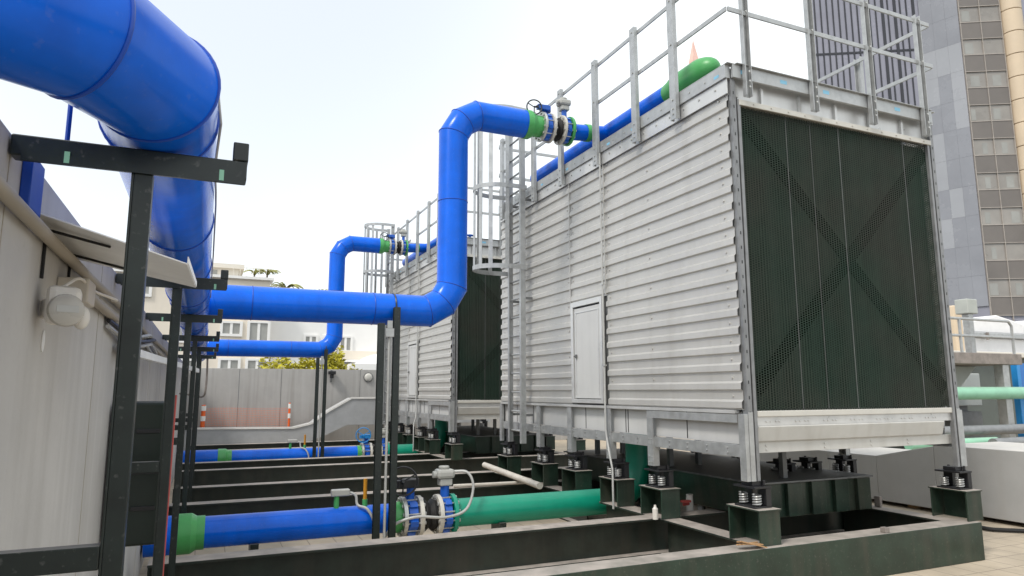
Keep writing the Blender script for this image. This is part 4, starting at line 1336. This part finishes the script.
# ------------------------------------------------------------------ high-rise at the right
t = thing('office_tower', 'tall glass office tower with taupe window bands behind the near cooling tower', 'building', (62, 45, -15))
Z0, Z1 = -15, 78
P_ = [Vector((50.7, 43.7, 0)), Vector((59.05, 38.9, 0)), Vector((60.0, 36.0, 0)), Vector((63.0, 34.28, 0)), Vector((64.7, 33.4, 0)), Vector((76, 32, 0)), Vector((88, 55, 0)), Vector((68, 56, 0))]
obj('core', MB().prism([(p.x, p.y, Z0) for p in P_], (0, 0, Z1-Z0)), 'darkglass', t)
def strip(mb, a, b, u0, u1, z0, z1, proud, th=.1):
    d = (b-a)
    n = Vector((d.y, -d.x, 0)).normalized()
    if n.dot(Vector((-1, -.6, 0))) < 0:
        n = -n
    p, q = a+d*u0+n*proud, a+d*u1+n*proud
    mb.prism([(p.x, p.y, z0), (q.x, q.y, z0), (q.x, q.y, z1), (p.x, p.y, z1)], -n*th)
    return mb
ZV0, ZV1 = 9, 66
# face 1: dark glass with mullions
for i in range(17):
    u = .02+i/17*.97
    obj('mullion', strip(MB(), P_[0], P_[1], u, u+.012+(.014 if i in (11, 13, 16) else 0), Z0, Z1, .07, .06), 'mullion', t)
z = 14
while z < Z1:
    obj('transom', strip(MB(), P_[0], P_[1], 0, 1, z, z+.18, .06, .04), 'mullion', t)
    z += 6.4
# face 2: pale glass grid
rr = random.Random(11)
z = ZV0
while z < ZV1:
    for j in range(3):
        obj('glass_pane', strip(MB(), P_[1], P_[2], j/3+.001, (j+1)/3-.001, z+.005, z+2.635, .12, .1), 'paleglass2' if rr.random() < .3 else 'paleglass', t)
    z += 2.64
# face 3: two bays of taupe windows
z = 2.
while z < ZV1:
    for j in range(2):
        if z < ZV0-3:
            continue
        obj('spandrel', strip(MB(), P_[2], P_[3], j/2+.01, (j+1)/2-.01, z, z+1.52, .12, .1), 'spandrel', t)
        w2 = obj('window_pane', strip(MB(), P_[2], P_[3], j/2+.01, (j+1)/2-.01, z+1.58, z+3.04, .05, .04), 'pane', t)
        if rr.random() < .6:
            ua = j/2+.03+.2*rr.random()
            obj('blind', strip(MB(), P_[2], P_[3], ua, ua+.1+.12*rr.random(), z+1.7, z+2.7, .06, .008), 'winglass', w2)
    z += 3.1
mb = MB()
for u in (0, .495, .99):
    strip(mb, P_[2], P_[3], u, u+.012, Z0, Z1, .18, .17)
z = 2.
while z < 75:
    strip(mb, P_[2], P_[3], 0, 1, z-.05, z-.002, .16, .15)
    strip(mb, P_[2], P_[3], 0, 1, z+1.522, z+1.578, .16, .15)
    z += 3.1
obj('window_frame', mb, 'frameline', t)
# rounded beige pier
mb = MB()
c = (P_[3]+P_[4])/2
z = -15.
while z < 76:
    mb.cyl((c.x, c.y, z), (c.x, c.y, z+2.05), .85, 28)
    z += 2.1
obj('beige_pier', mb, 'beigestone', t, smooth=30, bevel=.04)
for i in range(5):
    obj('mullion', strip(MB(), P_[4], P_[5], .12+i*.2, .14+i*.2, Z0, Z1, .2, .19), 'mullion', t)
# distant spire
t = thing('distant_spire', 'pink pointed spire top seen just above the green pipe cap', 'tower', (124.9, 150, -15))
obj('shaft', MB().prism([(123.8, 149, -15), (126, 149, -15), (126, 151, -15), (123.8, 151, -15)], (0, 0, 112)), 'pinkspire', t)
mb = MB()
apex = mb.bm.verts.new((124.9, 150, 104))
bs = [mb.bm.verts.new(p) for p in ((123.8, 149, 97.01), (126, 149, 97.01), (126, 151, 97.01), (123.8, 151, 97.01))]
for i in range(4):
    mb.bm.faces.new((bs[i], bs[(i+1) % 4], apex))
obj('spire_cap', mb, 'pinkspire', t)

# ------------------------------------------------------------------ cream apartment block at the left
t = thing('apartment_block', 'pale apartment block with roof terrace beyond the far wall', 'building', (2, 72, -15))
obj('wall', MB().box((-14, 70, -15), (5.2, 84, 12.7)), 'facade', t)
obj('side_wing', MB().box((5.21, 72, -15), (17.5, 84, 11.4)), 'facade_w', t)
obj('penthouse', MB().box((-10, 74, 12.71), (2.4, 82, 14.3)).box((-10.4, 73.6, 14.301), (2.9, 82.4, 14.75)), 'facade_g', t)
obj('penthouse_window', MB().box((-1.5, 73.96, 13.1), (.4, 73.999, 14.1)), 'winglass', t)
obj('roof_slab', MB().box((-14.3, 69.6, 12.701), (5.5, 72.5, 12.95)), 'facade_w', t)
def window(xc, z, w_, h, y):
    f = obj('window', MB().box((xc-w_/2-.25, y-.18, z-.25), (xc+w_/2+.25, y-.002, z-.001)).box((xc-w_/2-.25, y-.18, z+h), (xc+w_/2+.25, y-.002, z+h+.2)).box((xc-w_/2-.25, y-.18, z), (xc-w_/2, y-.002, z+h)).box((xc+w_/2, y-.18, z), (xc+w_/2+.25, y-.002, z+h)).box((xc-.12, y-.14, z), (xc+.12, y-.002, z+h)), 'facade_w', t)
    obj('pane', MB().box((xc-w_/2, y-.06, z), (xc-.121, y-.002, z+h)).box((xc+.121, y-.06, z), (xc+w_/2, y-.002, z+h)), 'winglass', f)
for z in (7.4, 3.9, .4, 10.8):
    window(1.9, z, 1.5, 1.0, 70)
    window(-6.0, z, 1.5, 1.0, 70)
    window(-10.5, z, 1.8, 1.3, 70)
for z in (6.7, 3.1, -.4):
    window(4.35, z, 1.6, 1.8, 70)
    window(-2.0, z, 1.8, 1.7, 70)
for z in (6.2, 2.9):
    for x in (9.5, 11.4, 13.0):
        window(x, z, 1.0, 1.3, 72)
for z in (5.2, 1.9):
    b = obj('balcony', MB().box((12.3, 70.4, z-.25), (17.3, 71.99, z)), 'facade_w', t)
    obj('balcony_front', MB().box((12.3, 70.35, z+.001), (17.3, 70.45, z+.85)), 'facade', b)
mb = MB()
for i in range(26):
    x = 1.8+i*.6
    mb.box((x, 71.0, 12.96), (x+.05, 71.05, 14.0)) if x < 5.3 else mb.box((x, 72.3, 11.41), (x+.05, 72.35, 12.5-.04*(x-5)))
mb.bar((1.8, 71.02, 14.0), (5.4, 71.02, 14.0), .06, .06).bar((5.4, 72.32, 12.5), (17.3, 72.32, 12.0), .06, .06)
obj('roof_railing', mb, 'facade_g', t)

def palm(label, x, y, z, s, seed):
    rr = random.Random(seed)
    t = thing('terrace_palm', label, 'palm', (x, y, z), 'small palms on the roof terrace')
    obj('trunk', MB().tube([(x, y, z), (x, y, z+.5*s)], .08, 8, True, [.1, .07]), 'bark', t)
    mb = MB()
    for i in range(26):
        a = rr.uniform(0, 2*pi)
        l = rr.uniform(.7, 1.1)*s
        prev = None
        for k in range(6):
            u = k/5
            c = Vector((x+math.cos(a)*l*u, y+math.sin(a)*l*u, z+.5*s+l*(1.35*u-1.15*u*u)))
            sd = Vector((-math.sin(a), math.cos(a), 0))*(.11*s*(1-u*.8))
            q = (mb.bm.verts.new(c+sd-Vector((0, 0, .05*s))), mb.bm.verts.new(c), mb.bm.verts.new(c-sd-Vector((0, 0, .05*s))))
            if prev:
                mb.bm.faces.new((prev[0], prev[1], q[1], q[0]))
                mb.bm.faces.new((prev[1], prev[2], q[2], q[1]))
            prev = q
    obj('fronds', mb, 'leaf_g', t)
for i, (x, y, z, s, lb) in enumerate(((3.8, 71.8, 12.96, 1.15, 'leftmost potted palm on the terrace of the pale block'), (5.0, 71.8, 12.96, 1.25, 'second palm from the left on the terrace of the pale block'),
        (6.9, 73, 11.42, 1.7, 'third palm from the left on the terrace of the pale block'), (9.2, 73, 11.42, 1.15, 'fourth terrace palm, on the lower roof of the pale block'),
        (10.6, 73, 11.42, 1.2, 'fifth terrace palm, on the lower roof of the pale block'), (12.4, 73, 11.42, .8, 'low bushy terrace plant sixth from the left on the pale block'), (14.0, 73, 11.42, .7, 'rightmost low terrace plant on the pale block'))):
    palm(lb, x, y, z, s, 20+i)

def tree(label, x, y, z0, zc, rx, rz, n, mk, seed, leaf=.35):
    rr = random.Random(seed)
    t = thing('leafy_tree', label, 'tree', (x, y, z0), 'trees beyond the far wall')
    mb = MB().tube([(x, y, z0), (x+.1, y, zc-rz*.5), (x, y, zc)], .3, 10, True, [.35, .22, .1])
    for k in range(7):
        a = 2*pi*k/7
        mb.tube([(x, y, zc-rz*.6), (x+rx*.6*math.cos(a), y+rx*.6*math.sin(a), zc+rz*.2*rr.uniform(-1, 1))], .08, 6, True, [.12, .03])
    obj('trunk', mb, 'bark', t)
    mb = MB()
    cl = []
    for k in range(26):
        d = Vector((rr.gauss(0, 1), rr.gauss(0, 1), rr.gauss(0, 1))).normalized()*rr.uniform(.35, .95)
        cl.append((Vector((x+d.x*rx, y+d.y*rx, zc+d.z*rz)), rr.uniform(.22, .40)))
    for k in range(n):
        c, r_ = rr.choice(cl)
        d = Vector((rr.gauss(0, 1), rr.gauss(0, 1), rr.gauss(0, .8))).normalized()*rr.uniform(.5, 1)
        p = c+Vector((d.x*rx*r_, d.y*rx*r_, d.z*rz*r_))
        a = Vector((rr.uniform(-1, 1), rr.uniform(-1, 1), rr.uniform(-.6, .6))).normalized()
        b = a.cross(Vector((rr.uniform(-1, 1), rr.uniform(-1, 1), rr.uniform(-1, 1)))).normalized()
        s = leaf*rr.uniform(.6, 1.2)
        mb.bm.faces.new([mb.bm.verts.new(p+q) for q in (a*s, b*s*.45, -a*s, -b*s*.45)])
    obj('crown', mb, mk, t)
tree('yellow green tree crown rising over the far wall, left part', 6.0, 50, -15, 2.3, 2.9, 2.6, 4200, 'leaf_y', 31, .2)
tree('yellow green tree crown rising over the far wall, right part', 8.1, 49, -15, 2.2, 2.3, 2.9, 4200, 'leaf_y', 32, .2)
t = thing('domed_hall', 'white hall with a shallow domed roof beyond the far wall', 'building', (18, 70, -15))
obj('wall', MB().box((12.5, 66, -15), (26, 80, 4.6)), 'facade_w', t)
mb = MB().sphere((19, 73, 4.4), 6, (1, 1, .32), 32, 12)
obj('dome', mb, 'facade_w', t, smooth=True)
